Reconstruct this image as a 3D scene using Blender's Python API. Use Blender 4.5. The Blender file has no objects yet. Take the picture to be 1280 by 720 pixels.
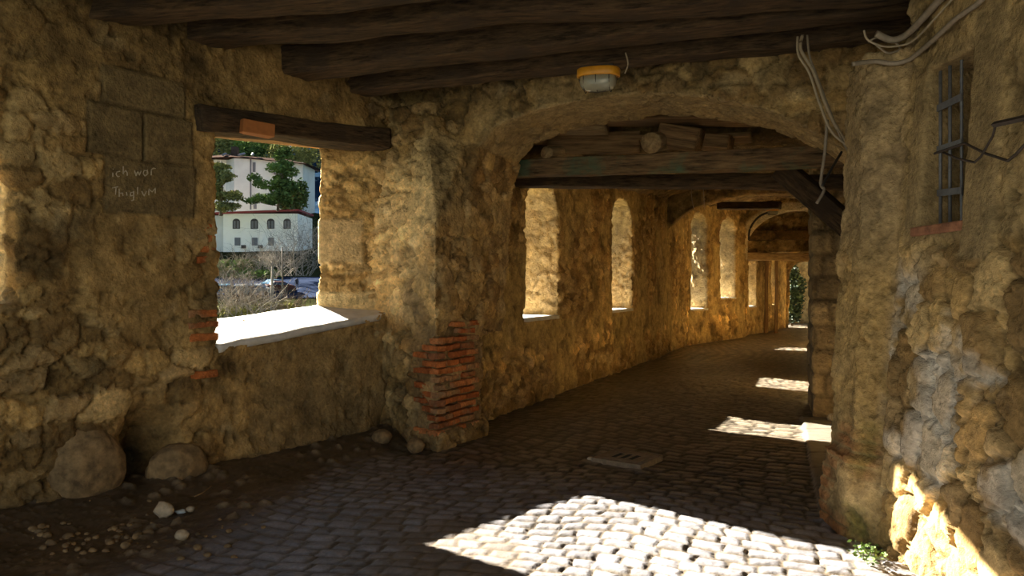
import bpy, bmesh, math, random
import numpy as np
from mathutils import Vector, Matrix
from mathutils.bvhtree import BVHTree
random.seed(7); RNG = np.random.default_rng(7)
S = bpy.context.scene
COL = S.collection
F = 924.0; EYE = 1.5
def P(px, py, y):                       # point seen at a pixel of the 1280x720 photo, y metres away
    return Vector(((px-640)/F*y, y, EYE+(360-py)/F*y))

# ---------------------------------------------------------------- numpy noise
def _h(ix, iy, iz, k=0):
    with np.errstate(over='ignore'):
        n = (ix.astype(np.int64)*73856093) ^ (iy.astype(np.int64)*19349663) ^ (iz.astype(np.int64)*83492791) ^ (k*2654435761 & 0x7fffffff)
        n = n & 0x7fffffff
        n = ((n ^ (n >> 13))*1274126177) & 0x7fffffff
        n = ((n ^ (n >> 15))*668265263) & 0x7fffffff
        n = n ^ (n >> 14)
    return (n & 0xffffff)/float(0xffffff)
def vnoise(p, k=0):
    i = np.floor(p).astype(np.int64); f = p-i; f = f*f*(3-2*f)
    r = 0
    for a in (0, 1):
        for b in (0, 1):
            for c in (0, 1):
                w = (f[:,0] if a else 1-f[:,0])*(f[:,1] if b else 1-f[:,1])*(f[:,2] if c else 1-f[:,2])
                r = r+w*_h(i[:,0]+a, i[:,1]+b, i[:,2]+c, k)
    return r*2-1
def fbm(p, s, o=4, k=0, g=.5):
    r = 0; a = 1; t = 0
    for j in range(o):
        r = r+a*vnoise(p*s*(2.03**j)+13.7*j, k+j); t += a; a *= g
    return r/t
def voro(p, k=0, jit=.9):
    i = np.floor(p).astype(np.int64)
    n = len(p); f1 = np.full(n, 9.); f2 = np.full(n, 9.); idv = np.zeros(n); id2 = np.zeros(n)
    for a in (-1, 0, 1):
        for b in (-1, 0, 1):
            for c in (-1, 0, 1):
                x, y, z = i[:,0]+a, i[:,1]+b, i[:,2]+c
                r1 = _h(x, y, z, k+1); r2 = _h(x, y, z, k+2); r3 = _h(x, y, z, k+3)
                d = np.sqrt((x+.5+(r1-.5)*jit-p[:,0])**2+(y+.5+(r2-.5)*jit-p[:,1])**2+(z+.5+(r3-.5)*jit-p[:,2])**2)
                m = d < f1
                f2 = np.where(m, f1, np.minimum(f2, d)); f1 = np.where(m, d, f1)
                idv = np.where(m, _h(x, y, z, k+5), idv); id2 = np.where(m, _h(x, y, z, k+6), id2)
    return f1, f2, idv, id2
def ss(a, b, x):
    t = np.clip((x-a)/(b-a), 0, 1); return t*t*(3-2*t)
def mix(a, b, t): return a*(1-t)+b*t
def cmix(c, d, t): return c*(1-t[:,None])+np.array(d)*t[:,None] if not isinstance(d, np.ndarray) or d.ndim == 1 else c*(1-t[:,None])+d*t[:,None]

# ---------------------------------------------------------------- materials
def nt(name):
    m = bpy.data.materials.new(name); m.use_nodes = True
    t = m.node_tree; b = t.nodes['Principled BSDF']; return m, t, b
def N(t, ty, **kw):
    n = t.nodes.new(ty)
    for k, v in kw.items():
        if k in n.inputs: n.inputs[k].default_value = v
        else: setattr(n, k, v)
    return n
def noise_col(t, coord, scale, lo, hi, detail=6, rough=.65):
    n = N(t, 'ShaderNodeTexNoise', Scale=scale, Detail=detail, Roughness=rough)
    t.links.new(coord, n.inputs['Vector'])
    r = N(t, 'ShaderNodeMapRange'); r.inputs['From Min'].default_value = .3; r.inputs['From Max'].default_value = .7
    r.inputs['To Min'].default_value = lo; r.inputs['To Max'].default_value = hi
    t.links.new(n.outputs['Fac'], r.inputs['Value']); return n, r.outputs['Result']
def masonry_mat(name, bump=.6, s=(9, 38, 130), rough=.9, lo=.62, hi=1.35, pit=True, bd=.02):
    m, t, b = nt(name); L = t.links
    geo = N(t, 'ShaderNodeTexCoord'); co = geo.outputs['Object']
    at = N(t, 'ShaderNodeAttribute'); at.attribute_name = 'Col'
    n1, v1 = noise_col(t, co, s[0], lo, hi, 8); n2, v2 = noise_col(t, co, s[1], .72, 1.25, 5)
    mu = N(t, 'ShaderNodeMath', operation='MULTIPLY'); L.new(v1, mu.inputs[0]); L.new(v2, mu.inputs[1])
    vm = N(t, 'ShaderNodeVectorMath', operation='SCALE'); L.new(at.outputs['Color'], vm.inputs[0]); L.new(mu.outputs[0], vm.inputs['Scale'])
    L.new(vm.outputs[0], b.inputs['Base Color']); b.inputs['Roughness'].default_value = rough
    b.inputs['Specular IOR Level'].default_value = .25
    n3 = N(t, 'ShaderNodeTexNoise', Scale=s[2], Detail=4, Roughness=.6); L.new(co, n3.inputs['Vector'])
    ad = N(t, 'ShaderNodeMath', operation='MULTIPLY_ADD'); L.new(n2.outputs['Fac'], ad.inputs[0]); ad.inputs[1].default_value = 1.0
    sc = N(t, 'ShaderNodeMath', operation='MULTIPLY'); L.new(n3.outputs['Fac'], sc.inputs[0]); sc.inputs[1].default_value = .35
    L.new(sc.outputs[0], ad.inputs[2])
    if pit:
        vo = N(t, 'ShaderNodeTexVoronoi', Scale=s[1]*.55); L.new(co, vo.inputs['Vector'])
        mp = N(t, 'ShaderNodeMapRange'); mp.inputs['From Max'].default_value = .35; mp.inputs['To Max'].default_value = .6
        L.new(vo.outputs['Distance'], mp.inputs['Value'])
        a2 = N(t, 'ShaderNodeMath', operation='ADD'); L.new(ad.outputs[0], a2.inputs[0]); L.new(mp.outputs[0], a2.inputs[1]); h = a2.outputs[0]
    else: h = ad.outputs[0]
    bu = N(t, 'ShaderNodeBump', Strength=bump, Distance=bd); L.new(h, bu.inputs['Height']); L.new(bu.outputs[0], b.inputs['Normal'])
    return m
def wood_mat(name, c1, c2, c3=None, rough=.85, st=(1.2, 22, 22), bump=.7):
    m, t, b = nt(name); L = t.links
    tc = N(t, 'ShaderNodeTexCoord'); mp = N(t, 'ShaderNodeMapping'); mp.inputs['Scale'].default_value = st
    L.new(tc.outputs['Object'], mp.inputs['Vector'])
    n = N(t, 'ShaderNodeTexNoise', Scale=1.6, Detail=8, Roughness=.7); L.new(mp.outputs[0], n.inputs['Vector'])
    r = N(t, 'ShaderNodeValToRGB'); r.color_ramp.elements[0].position = .32; r.color_ramp.elements[1].position = .7
    r.color_ramp.elements[0].color = (*c1, 1); r.color_ramp.elements[1].color = (*c2, 1)
    L.new(n.outputs['Fac'], r.inputs[0]); out = r.outputs[0]
    if c3:
        n2 = N(t, 'ShaderNodeTexNoise', Scale=2.3, Detail=5, Roughness=.6); L.new(tc.outputs['Object'], n2.inputs['Vector'])
        r2 = N(t, 'ShaderNodeMapRange'); r2.inputs['From Min'].default_value = .52; r2.inputs['From Max'].default_value = .68
        L.new(n2.outputs['Fac'], r2.inputs['Value'])
        mx = N(t, 'ShaderNodeMix', data_type='RGBA'); L.new(r2.outputs[0], mx.inputs[0]); L.new(out, mx.inputs[6]); mx.inputs[7].default_value = (*c3, 1)
        out = mx.outputs[2]
    L.new(out, b.inputs['Base Color']); b.inputs['Roughness'].default_value = rough; b.inputs['Specular IOR Level'].default_value = .25
    bu = N(t, 'ShaderNodeBump', Strength=bump, Distance=.035); L.new(n.outputs['Fac'], bu.inputs['Height']); L.new(bu.outputs[0], b.inputs['Normal'])
    return m
def plain(name, c, rough=.6, metal=0, var=.3, scale=14, bump=.2):
    m, t, b = nt(name); L = t.links
    tc = N(t, 'ShaderNodeTexCoord'); n, v = noise_col(t, tc.outputs['Object'], scale, 1-var, 1+var, 4)
    vm = N(t, 'ShaderNodeVectorMath', operation='SCALE'); vm.inputs[0].default_value = c; L.new(v, vm.inputs['Scale'])
    L.new(vm.outputs[0], b.inputs['Base Color']); b.inputs['Roughness'].default_value = rough; b.inputs['Metallic'].default_value = metal
    if bump:
        bu = N(t, 'ShaderNodeBump', Strength=bump, Distance=.01); L.new(n.outputs['Fac'], bu.inputs['Height']); L.new(bu.outputs[0], b.inputs['Normal'])
    return m
M = {}
M['wall'] = masonry_mat('masonry', .75)
M['wallfar'] = masonry_mat('masonry_far', .9, s=(5, 22, 80), bd=.04)
M['floor'] = masonry_mat('cobble', .35, s=(14, 60, 190), rough=.42, lo=.75, hi=1.25, pit=False, bd=.01)
M['floor'].node_tree.nodes['Principled BSDF'].inputs['Specular IOR Level'].default_value = .5
M['stone'] = plain('loose_stone', (.36, .29, .19), .9, var=.35, scale=20, bump=.6)
M['rubble'] = plain('rubble_stone', (.17, .115, .055), .9, var=.35, scale=20, bump=.6)
M['boulder'] = plain('boulder', (.235, .155, .07), .95, var=.6, scale=12, bump=1.0)
M['palestone'] = plain('pale_stone', (.48, .38, .25), .9, var=.2, scale=30, bump=.5)
M['brick'] = plain('brick', (.27, .115, .055), .9, var=.45, scale=16, bump=.8)
M['terracotta'] = plain('terracotta', (.36, .125, .03), .8, var=.15, scale=20)
M['beam'] = wood_mat('old_beam', (.012, .008, .005), (.17, .105, .052), (.06, .04, .025), st=(3, 20, 20), bump=1.0)
M['beamg'] = wood_mat('painted_beam', (.03, .018, .009), (.30, .19, .09), (.10, .15, .09), st=(2, 18, 18))
M['plank'] = wood_mat('plank', (.08, .045, .02), (.36, .22, .10))
M['log'] = wood_mat('log', (.18, .12, .055), (.50, .35, .18), st=(3, 14, 14))
M['concrete'] = plain('sill_concrete', (.62, .60, .56), .9, var=.12, scale=12, bump=.3)
M['iron'] = plain('grey_iron', (.16, .165, .175), .55, .4, .2, 40)
M['rust'] = plain('rusty_iron', (.055, .04, .03), .7, .4, .3, 40)
M['cable'] = plain('cable_beige', (.36, .29, .19), .6, 0, .15, 40, 0)
M['conduit'] = plain('conduit', (.26, .21, .15), .6, 0, .2, 30, 0)
M['dark'] = plain('dark_rubber', (.03, .025, .02), .7, 0, .2, 30, 0)
M['yellow'] = plain('yellow_plastic', (.62, .27, .015), .45, 0, .12, 20, 0)
M['frost'] = plain('frosted_glass', (.36, .34, .25), .18, 0, .08, 20, 0)
M['frost'].node_tree.nodes['Principled BSDF'].inputs['Transmission Weight'].default_value = .25
M['white'] = plain('scratch_white', (.42, .36, .26), .9, 0, .3, 60, 0)
M['grate'] = plain('cast_iron', (.22, .165, .105), .8, 0, .3, 30)
M['ivy'] = plain('ivy_green', (.02, .042, .014), .7, 0, .5, 3, 0)
M['leaf'] = plain('leaf_green', (.10, .17, .035), .6, 0, .5, 9, 0)
M['pine'] = plain('pine_needles', (.085, .125, .04), .7, 0, .6, .7, 0)
M['pine2'] = plain('dry_pine_needles', (.17, .17, .06), .7, 0, .5, .7, 0)
M['bark'] = plain('bark', (.10, .07, .045), .9, 0, .3, 3, 0)
M['twig'] = plain('twig', (.15, .115, .08), .9, 0, .4, 1, 0)
M['twigw'] = plain('pale_twig', (.27, .235, .19), .9, 0, .3, 1, 0)
M['facade'] = plain('facade', (.92, .86, .76), .9, 0, .06, .4, 0)
M['facade2'] = plain('facade_cream', (.62, .60, .55), .9, 0, .10, .3, 0)
M['roof'] = plain('tile_roof', (.06, .042, .035), .9, 0, .3, 1.5, 0)
M['redtrim'] = plain('red_trim', (.25, .035, .035), .8, 0, .1, 3, 0)
M['wglass'] = plain('dark_window', (.02, .024, .03), .25, 0, .1, 1, 0)
M['wframe'] = plain('window_frame', (.05, .035, .03), .7, 0, .1, 1, 0)
M['shutter'] = plain('grey_shutter', (.16, .15, .15), .7, 0, .1, 1, 0)
M['asphalt'] = plain('asphalt', (.022, .03, .055), .8, 0, .15, .5, 0)  # dark blue stands in for the shade lying on the road
M['grass'] = plain('bank', (.028, .030, .012), .95, 0, .6, .25, 0)
M['hill'] = plain('hill_forest', (.012, .026, .05), .95, 0, .6, .04, 0)  # blue of distant haze mixed into the forest colour
M['carwhite'] = plain('car_white', (.16, .18, .2), .25, 0, .02, 1, 0)
M['carblue'] = plain('car_blue', (.03, .10, .17), .25, 0, .02, 1, 0)
M['carred'] = plain('car_dark_red', (.045, .012, .012), .25, 0, .02, 1, 0)
M['tyre'] = plain('tyre', (.015, .015, .016), .8, 0, .02, 1, 0)
M['cloth'] = plain('dark_cloth', (.02, .02, .025), .9, 0, .1, 3, 0)
M['darkroom'] = plain('dark_interior', (.02, .018, .015), .9, 0, .1, 3, 0)
M['paleblue'] = plain('pale_plastic', (.45, .55, .6), .4, 0, .2, 30, 0)

for k in 'pine pine2 twig twigw facade facade2 roof asphalt grass hill'.split(): M[k].node_tree.nodes['Principled BSDF'].inputs['Specular IOR Level'].default_value = 0
# ---------------------------------------------------------------- object helpers
def tag(o, label=None, cat=None, group=None, kind=None):
    for k, v in (('label', label), ('category', cat), ('group', group), ('kind', kind)):
        if v: o[k] = v
    return o
def link(name, me, mat=None, parent=None):
    o = bpy.data.objects.new(name, me); COL.objects.link(o)
    if mat: me.materials.append(mat)
    if parent: o.parent = parent
    return o
def empty(name, loc=(0, 0, 0), rot=(0, 0, 0)):
    o = bpy.data.objects.new(name, None); COL.objects.link(o); o.location = loc; o.rotation_euler = rot
    o.empty_display_size = .1; return o
def frombm(name, bm, mat, parent=None, smooth=False):
    bmesh.ops.recalc_face_normals(bm, faces=bm.faces)
    me = bpy.data.meshes.new(name); bm.to_mesh(me); bm.free()
    if smooth: me.polygons.foreach_set('use_smooth', [True]*len(me.polygons))
    return link(name, me, mat, parent)
def frompy(name, v, f, mat, parent=None, smooth=True, col=None):
    me = bpy.data.meshes.new(name); me.from_pydata([tuple(x) for x in v], [], f); me.update()
    if smooth: me.polygons.foreach_set('use_smooth', [True]*len(me.polygons))
    if col is not None: setcol(me, col)
    return link(name, me, mat, parent)
def setcol(me, c):
    a = me.color_attributes.new('Col', 'FLOAT_COLOR', 'POINT')
    d = np.ones((len(me.vertices), 4), np.float32); d[:,:3] = np.clip(c, 0, 1); a.data.foreach_set('color', d.ravel())
def hexa(bm, p8):                      # 4 bottom then 4 top
    v = [bm.verts.new(p) for p in p8]
    for q in ((0, 1, 2, 3), (4, 5, 6, 7), (0, 1, 5, 4), (1, 2, 6, 5), (2, 3, 7, 6), (3, 0, 4, 7)):
        bm.faces.new([v[i] for i in q])
def prism(bm, plan, z0, z1, top=None):
    top = top or plan; n = len(plan)
    a = [bm.verts.new((x, y, z0)) for x, y in plan]
    zz = z1 if isinstance(z1, (list, tuple)) else [z1]*n
    b = [bm.verts.new((x, y, z)) for (x, y), z in zip(top, zz)]
    bm.faces.new(a); bm.faces.new(b)
    for i in range(n): bm.faces.new((a[i], a[(i+1) % n], b[(i+1) % n], b[i]))
def box(bm, c, s, rot=None, bev=0):
    r = bmesh.ops.create_cube(bm, size=1); vs = r['verts']
    bmesh.ops.scale(bm, vec=s, verts=vs)
    if bev:
        es = list({e for v in vs for e in v.link_edges})
        rr = bmesh.ops.bevel(bm, geom=es, offset=bev, segments=2, affect='EDGES', profile=.6); vs = list({v for f in rr['faces'] for v in f.verts} | {v for v in vs if v.is_valid})
    if rot is not None: bmesh.ops.rotate(bm, matrix=rot, verts=vs, cent=(0, 0, 0))
    bmesh.ops.translate(bm, vec=c, verts=vs); return vs
def tube(bm, pts, r, n=8, cap=True):
    pts = [Vector(p) for p in pts]; rs = r if isinstance(r, (list, tuple)) else [r]*len(pts)
    rings = []; up = Vector((0, 0, 1))
    for i, p in enumerate(pts):
        d = (pts[min(i+1, len(pts)-1)]-pts[max(i-1, 0)]).normalized()
        a = d.cross(up) if abs(d.dot(up)) < .95 else d.cross(Vector((1, 0, 0)))
        a.normalize(); b = d.cross(a)
        rings.append([bm.verts.new(p+(a*math.cos(t)+b*math.sin(t))*rs[i]) for t in [2*math.pi*k/n for k in range(n)]])
    for i in range(len(rings)-1):
        for k in range(n): bm.faces.new((rings[i][k], rings[i][(k+1) % n], rings[i+1][(k+1) % n], rings[i+1][k]))
    if cap: bm.faces.new(rings[0]); bm.faces.new(rings[-1])
def spline(pts, n=8):
    pts = [Vector(p) for p in pts]; q = [pts[0]]+pts+[pts[-1]]; out = []
    for i in range(1, len(q)-2):
        for k in range(n):
            t = k/n; a, b, c, d = q[i-1], q[i], q[i+1], q[i+2]
            out.append(.5*((2*b)+(c-a)*t+(2*a-5*b+4*c-d)*t*t+(3*b-a-3*c+d)*t**3))
    out.append(pts[-1]); return out
def remesh(bm, vox):
    bmesh.ops.recalc_face_normals(bm, faces=bm.faces)
    me = bpy.data.meshes.new('t'); bm.to_mesh(me); bm.free()
    o = bpy.data.objects.new('t', me); COL.objects.link(o)
    md = o.modifiers.new('r', 'REMESH'); md.mode = 'VOXEL'; md.voxel_size = vox; md.use_smooth_shade = True
    dg = bpy.context.evaluated_depsgraph_get(); ev = o.evaluated_get(dg)
    m2 = bpy.data.meshes.new_from_object(ev)
    bpy.data.objects.remove(o); bpy.data.meshes.remove(me); return m2
BV = {}
def solid(name, bm, vox, fn, mat, parent=None, kind='structure', bv=True):
    me = remesh(bm, vox); n = len(me.vertices)
    co = np.empty(n*3); me.vertices.foreach_get('co', co); co = co.reshape(-1, 3)
    no = np.empty(n*3); me.vertices.foreach_get('normal', no); no = no.reshape(-1, 3)
    d, c = fn(co, no); co2 = co+no*d[:,None]
    me.vertices.foreach_set('co', co2.ravel()); me.update(); setcol(me, c)
    me.polygons.foreach_set('use_smooth', [True]*len(me.polygons))
    o = link(name, me, mat, parent)
    if parent is None: o['kind'] = kind
    if bv: BV[name] = BVHTree.FromPolygons([v.co[:] for v in me.vertices], [p.vertices[:] for p in me.polygons])
    print(name, n); return o
def hit(px, py, name):                 # where the line of sight through a photo pixel meets a built surface
    d = (P(px, py, 1)-Vector((0, 0, EYE))).normalized()
    r = BV[name].ray_cast(Vector((0, 0, EYE)), d); return r[0], r[1]

# ---------------------------------------------------------------- masonry displacement
STONE = np.array([[.38,.255,.115],[.45,.31,.145],[.32,.205,.09],[.50,.36,.19],[.27,.175,.08],[.40,.28,.15]])
def rubble(p, n, sx=.24, sz=.15, amp=.045, k=0, warp=.06, crack=.22):
    w = np.stack([fbm(p, 4, 5, k+20, .62), fbm(p, 4, 5, k+30, .62), fbm(p, 4, 5, k+40, .62)], 1)*warp*1.7
    q = (p+w)/np.array([sx, sx, sz])
    f1, f2, a, b = voro(q, k)
    e = np.clip((f2-f1)/crack, 0, 1); e = e*(2-e)
    h = e*amp*(.55+.9*a)+(b-.5)*amp*.7-amp*.5
    c = STONE[(a*5.99).astype(int)]*(.75+.5*b)[:,None]
    return h, c, e, a, b
def wallfn(mask_fn=None, base=(.44, .295, .135), k=0, big=.03, sx=.24, sz=.15, amp=.045, extra=None, dark_z=2.75):
    base = np.array(base)
    def fn(p, n):
        h, c, e, a, b = rubble(p, n, sx, sz, amp, k)
        f = fbm(p, 7, 5, k+60); g = fbm(p, 1.1, 3, k+70); fine = fbm(p, 28, 3, k+80)
        m = ss(-.15, .25, fbm(p, 1.3, 3, k+90)+(mask_fn(p) if mask_fn else 0))
        pl = f*.016+np.abs(fbm(p, 3.5, 4, k+95))*.02
        flake = ss(.08, .2, fbm(p, 2.6, 4, k+97, .6))*.018
        g1, g2, ga, gb = voro((p+.02*fbm(p, 12, 2, k+61)[:,None])/np.array([.075, .075, .055]), k+62)
        chip = (np.clip((g2-g1)/.3, 0, 1)-.5)*.012*ss(-.1, .3, fbm(p, 1.7, 3, k+63)); pits = ss(.22, .5, fbm(p, 11, 3, k+64, .6))*.022
        d = mix(pl-flake, h+f*.010, m)+g*big+fine*.005+chip-pits
        mort = mix(np.zeros(len(p)), 1-e, m)
        col = cmix(np.tile(base, (len(p), 1))*(1+.35*f+.25*g)[:,None], c, m)
        col = cmix(col, base*1.1, np.clip(mort, 0, 1)*.55)
        pale = ss(.25, .55, fbm(p, 3.1, 4, k+101)); col = cmix(col, np.array([.56, .45, .29]), pale*.5)
        dark = ss(.1, .5, fbm(p, 2.2, 5, k+110)); col = col*(1-.5*dark)[:,None]
        s = ss(dark_z-.5, dark_z+.5, p[:,2]+.5*fbm(p, 2, 3, k+120)); col = col*(1-.55*s)[:,None]  # darker towards the top, with a ragged edge
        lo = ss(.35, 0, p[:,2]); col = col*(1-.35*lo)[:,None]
        ps = m*ss(.55, .7, b)*ss(1.15, .95, p[:,2])*ss(.4, .55, p[:,2]); col = col*(1+.65*ps*e)[:,None]
        crev = ss(.0, -.03, d-g*big); col = col*(1-.5*crev)[:,None]; col = col*(1+.25*(ga-.5))[:,None]
        if extra: d, col = extra(p, n, d, col, m, e)
        return d, col*np.array([1.03, .985, .79])
    return fn

# ================================================================ WALL LEFT, near
dA = np.array([.5603, .8283]); nA = np.array([.8283, -.5603]); A0 = np.array([-3.45, 4.2])
def A(u, w=0, z=0):                    # w = distance outward from the inner face
    q = A0+dA*u-nA*w; return (q[0], q[1], z)
def blkA(bm, u0, u1, z0, z1, w0=0, w1=.8):
    hexa(bm, [A(u0, w0, z0), A(u1, w0, z0), A(u1, w1, z0), A(u0, w1, z0), A(u0, w0, z1), A(u1, w0, z1), A(u1, w1, z1), A(u0, w1, z1)])
bm = bmesh.new()
blkA(bm, -3.4, -1.3, -.1, 3.9); blkA(bm, -1.31, .75, -.1, 1.38)
hexa(bm, [A(.58, 0, -.1), A(1.98, 0, -.1), A(1.98, .8, -.1), A(.35, .8, -.1), A(.58, 0, 3.9), A(1.98, 0, 3.9), A(1.98, .8, 3.9), A(.35, .8, 3.9)])
us = np.linspace(-1.31, .62, 10)
def z0arch(u): t = (u+.345)/.97; return 2.0+.66*math.sqrt(max(0, 1-t*t))
for a, b in zip(us[:-1], us[1:]):
    hexa(bm, [A(a, 0, z0arch(a)), A(b, 0, z0arch(b)), A(b, .8, z0arch(b)), A(a, .8, z0arch(a)), A(a, 0, 3.9), A(b, 0, 3.9), A(b, .8, 3.9), A(a, .8, 3.9)])
# parapet, its top rising outward, and the wall above the opening
hexa(bm, [A(1.95, 0, -.1), A(4.25, 0, -.1), A(4.1, .45, -.1), A(1.95, .45, -.1), A(1.95, 0, 1.0), A(4.25, 0, 1.26), A(4.1, .45, 1.30), A(1.95, .45, 1.15)])
hexa(bm, [A(1.9, 0, 2.92), A(4.2, 0, 3.02), A(4.2, .8, 3.02), A(1.9, .8, 2.92), A(1.9, 0, 3.9), A(4.2, 0, 3.9), A(4.2, .8, 3.9), A(1.9, .8, 3.9)])
# far jamb, splayed
hexa(bm, [A(4.15, 0, -.1), A(4.8, 0, -.1), A(4.8, .5, -.1), A(3.46, .5, -.1), A(3.95, 0, 3.9), A(4.8, 0, 3.9), A(4.8, .5, 3.9), A(3.46, .5, 3.9)])
hexa(bm, [A(3.7, .48, -.1), A(4.8, .48, -.1), A(4.8, .8, -.1), A(3.8, .8, -.1), A(3.7, .48, 3.9), A(4.8, .48, 3.9), A(4.8, .8, 3.9), A(3.8, .8, 3.9)])
def uvA(p): q = p[:,:2]-A0; return q@dA, -(q@nA)
def maskA(p):
    u, w = uvA(p); z = p[:,2]
    m = -.15+.55*ss(1.45, 1.0, z)*ss(2.1, 1.7, u)+.6*ss(3.4, 3.75, u)*ss(.9, 1.2, z)-.25*ss(1.9, 2.2, u)*ss(1.15, .9, z)*ss(3.9, 3.4, u)
    m += .35*ss(.95, .75, u)*ss(1.2, 1.5, z)
    return m
def extraA(p, n, d, col, m, e):
    u, w = uvA(p); z = p[:,2]; face = ss(.3, .1, w)
    wu = u+.03*fbm(p, 3, 3, 7); wz = z+.03*fbm(p, 3, 3, 8)
    # dressed blocks left of the opening
    rows = [2.03, 2.43, 2.78, 3.06]; jo = [(1.12, 1.80), (1.0, 1.38, 1.78), (1.1, 1.72)]
    for i in range(3):
        z0, z1 = rows[i], rows[i+1]; js = jo[i]
        ins = ss(js[0]-.02, js[0]+.01, wu)*ss(js[-1]+.02, js[-1]-.01, wu)*ss(z0-.012, z0+.01, wz)*ss(z1+.012, z1-.01, wz)*face
        gr = np.minimum(np.abs(wz-z0), np.abs(wz-z1))
        for j in js: gr = np.minimum(gr, np.abs(wu-j))
        gr = ss(.014, .0, gr)
        dd = .012+.004*fbm(p, 9, 3, 5)-.035*gr
        d = mix(d, dd, ins); cc = np.tile(np.array([.24, .175, .095]), (len(p), 1))*(1+.3*fbm(p, 6, 4, 6))[:,None]*(1-.6*gr)[:,None]
        col = col*(1-ins)[:,None]+cc*ins[:,None]
    # pale squared stones in the far jamb
    ja = ss(3.3, 3.4, u)*ss(3.8, 3.76, wu)*ss(.12, .2, w)*ss(1.72, 1.75, wz)*ss(2.2, 2.17, wz)
    d = mix(d, .02+.004*fbm(p, 8, 3, 4), ja); col = col*(1-ja)[:,None]+np.array([.42, .32, .2])*(ja*(1+.2*fbm(p, 5, 3, 3)))[:,None]
    jl = ss(3.2, 3.3, u)*ss(4.0, 3.95, u)*ss(.05, .1, w)*ss(1.48, 1.45, wz)*ss(1.2, 1.25, wz)
    d = mix(d, .045, jl*.8); col = col*(1-jl*.6)[:,None]+np.array([.6, .5, .33])*(jl*.6)[:,None]
    # hollow at the foot between the two boulders, its shade also painted in
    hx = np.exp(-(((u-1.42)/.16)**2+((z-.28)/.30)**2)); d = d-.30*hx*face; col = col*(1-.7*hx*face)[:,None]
    hx = np.exp(-(((u-4.0)/.2)**2+((z-.1)/.2)**2)); d = d-.12*hx*face
    # cement skin on the parapet
    par = ss(2.15, 2.5, u)*ss(1.25, 1.0, z)*face; d = d+par*(.01-.03*ss(.45, .75, z)); col = cmix(col, np.array([.22, .18, .115]), par*.45)
    # parapet skirting bulge
    d = d+.10*ss(.45, .0, z)*ss(2.0, 2.4, u)*face*ss(3.9, 3.3, u)
    col = col*(1-.30*ss(2.1, 1.6, u)*face)[:,None]  # shade on the near stretch of wall put in as darker colour
    jb = ss(3.2, 3.5, u)*ss(1.15, 1.3, z)*ss(2.95, 2.7, z)*np.maximum(ss(.05, .15, w), ss(3.8, 4.1, u)); col = col*(1+.35*jb)[:,None]+np.array([.05, .045, .03])*jb[:,None]  # light on the far jamb put in as paler colour
    j0 = ss(.9, .7, u)*ss(.08, .16, w)*ss(1.2, 1.35, z); col = col*(1-j0)[:,None]+np.array([.66, .54, .37])*(j0*(1+.25*fbm(p, 9, 3, 71)))[:,None]  # skylight on the left opening's jamb painted as a pale tone
    return d, col
wl = solid('wall_left', bm, .0185, wallfn(maskA, k=0, extra=extraA, dark_z=3.1), M['wall'])

# sill slab of the big opening (structure trim)
def slab_grid(name, quad, thick, mat, nu=60, nv=24, amp=.008, edge=.02):
    q = [Vector(x) for x in quad]; v = []; f = []
    for i in range(nu+1):
        for j in range(nv+1):
            s, t = i/nu, j/nv; p = (q[0]*(1-s)+q[1]*s)*(1-t)+(q[3]*(1-s)+q[2]*s)*t
            v.append(p)
    a = np.array([tuple(x) for x in v]); a[:,2] += amp*fbm(a, 5, 4, 3)
    jj = np.tile(np.arange(nv+1), nu+1); ed = (jj == 0)
    a[ed, 0] += edge*fbm(a[ed], 6, 3, 9); a[ed, 1] += edge*fbm(a[ed], 6, 3, 10)
    n = len(a); b = a.copy(); b[:,2] -= thick; V = np.vstack([a, b])
    idx = lambda i, j: i*(nv+1)+j
    for i in range(nu):
        for j in range(nv):
            f.append((idx(i, j), idx(i+1, j), idx(i+1, j+1), idx(i, j+1))); f.append((n+idx(i, j), n+idx(i, j+1), n+idx(i+1, j+1), n+idx(i+1, j)))
    for i in range(nu):
        f.append((idx(i, 0), n+idx(i, 0), n+idx(i+1, 0), idx(i+1, 0))); f.append((idx(i, nv), idx(i+1, nv), n+idx(i+1, nv), n+idx(i, nv)))
    for j in range(nv):
        f.append((idx(0, j), idx(0, j+1), n+idx(0, j+1), n+idx(0, j))); f.append((idx(nu, j), n+idx(nu, j), n+idx(nu, j+1), idx(nu, j+1)))
    o = frompy(name, V, f, mat, smooth=True); tag(o, kind='structure'); return o
slab_grid('trim_1', [A(2.0, -.01, 1.045), A(4.2, -.01, 1.285), A(3.6, .5, 1.345), A(2.0, .5, 1.20)], .06, M['concrete'])

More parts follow.
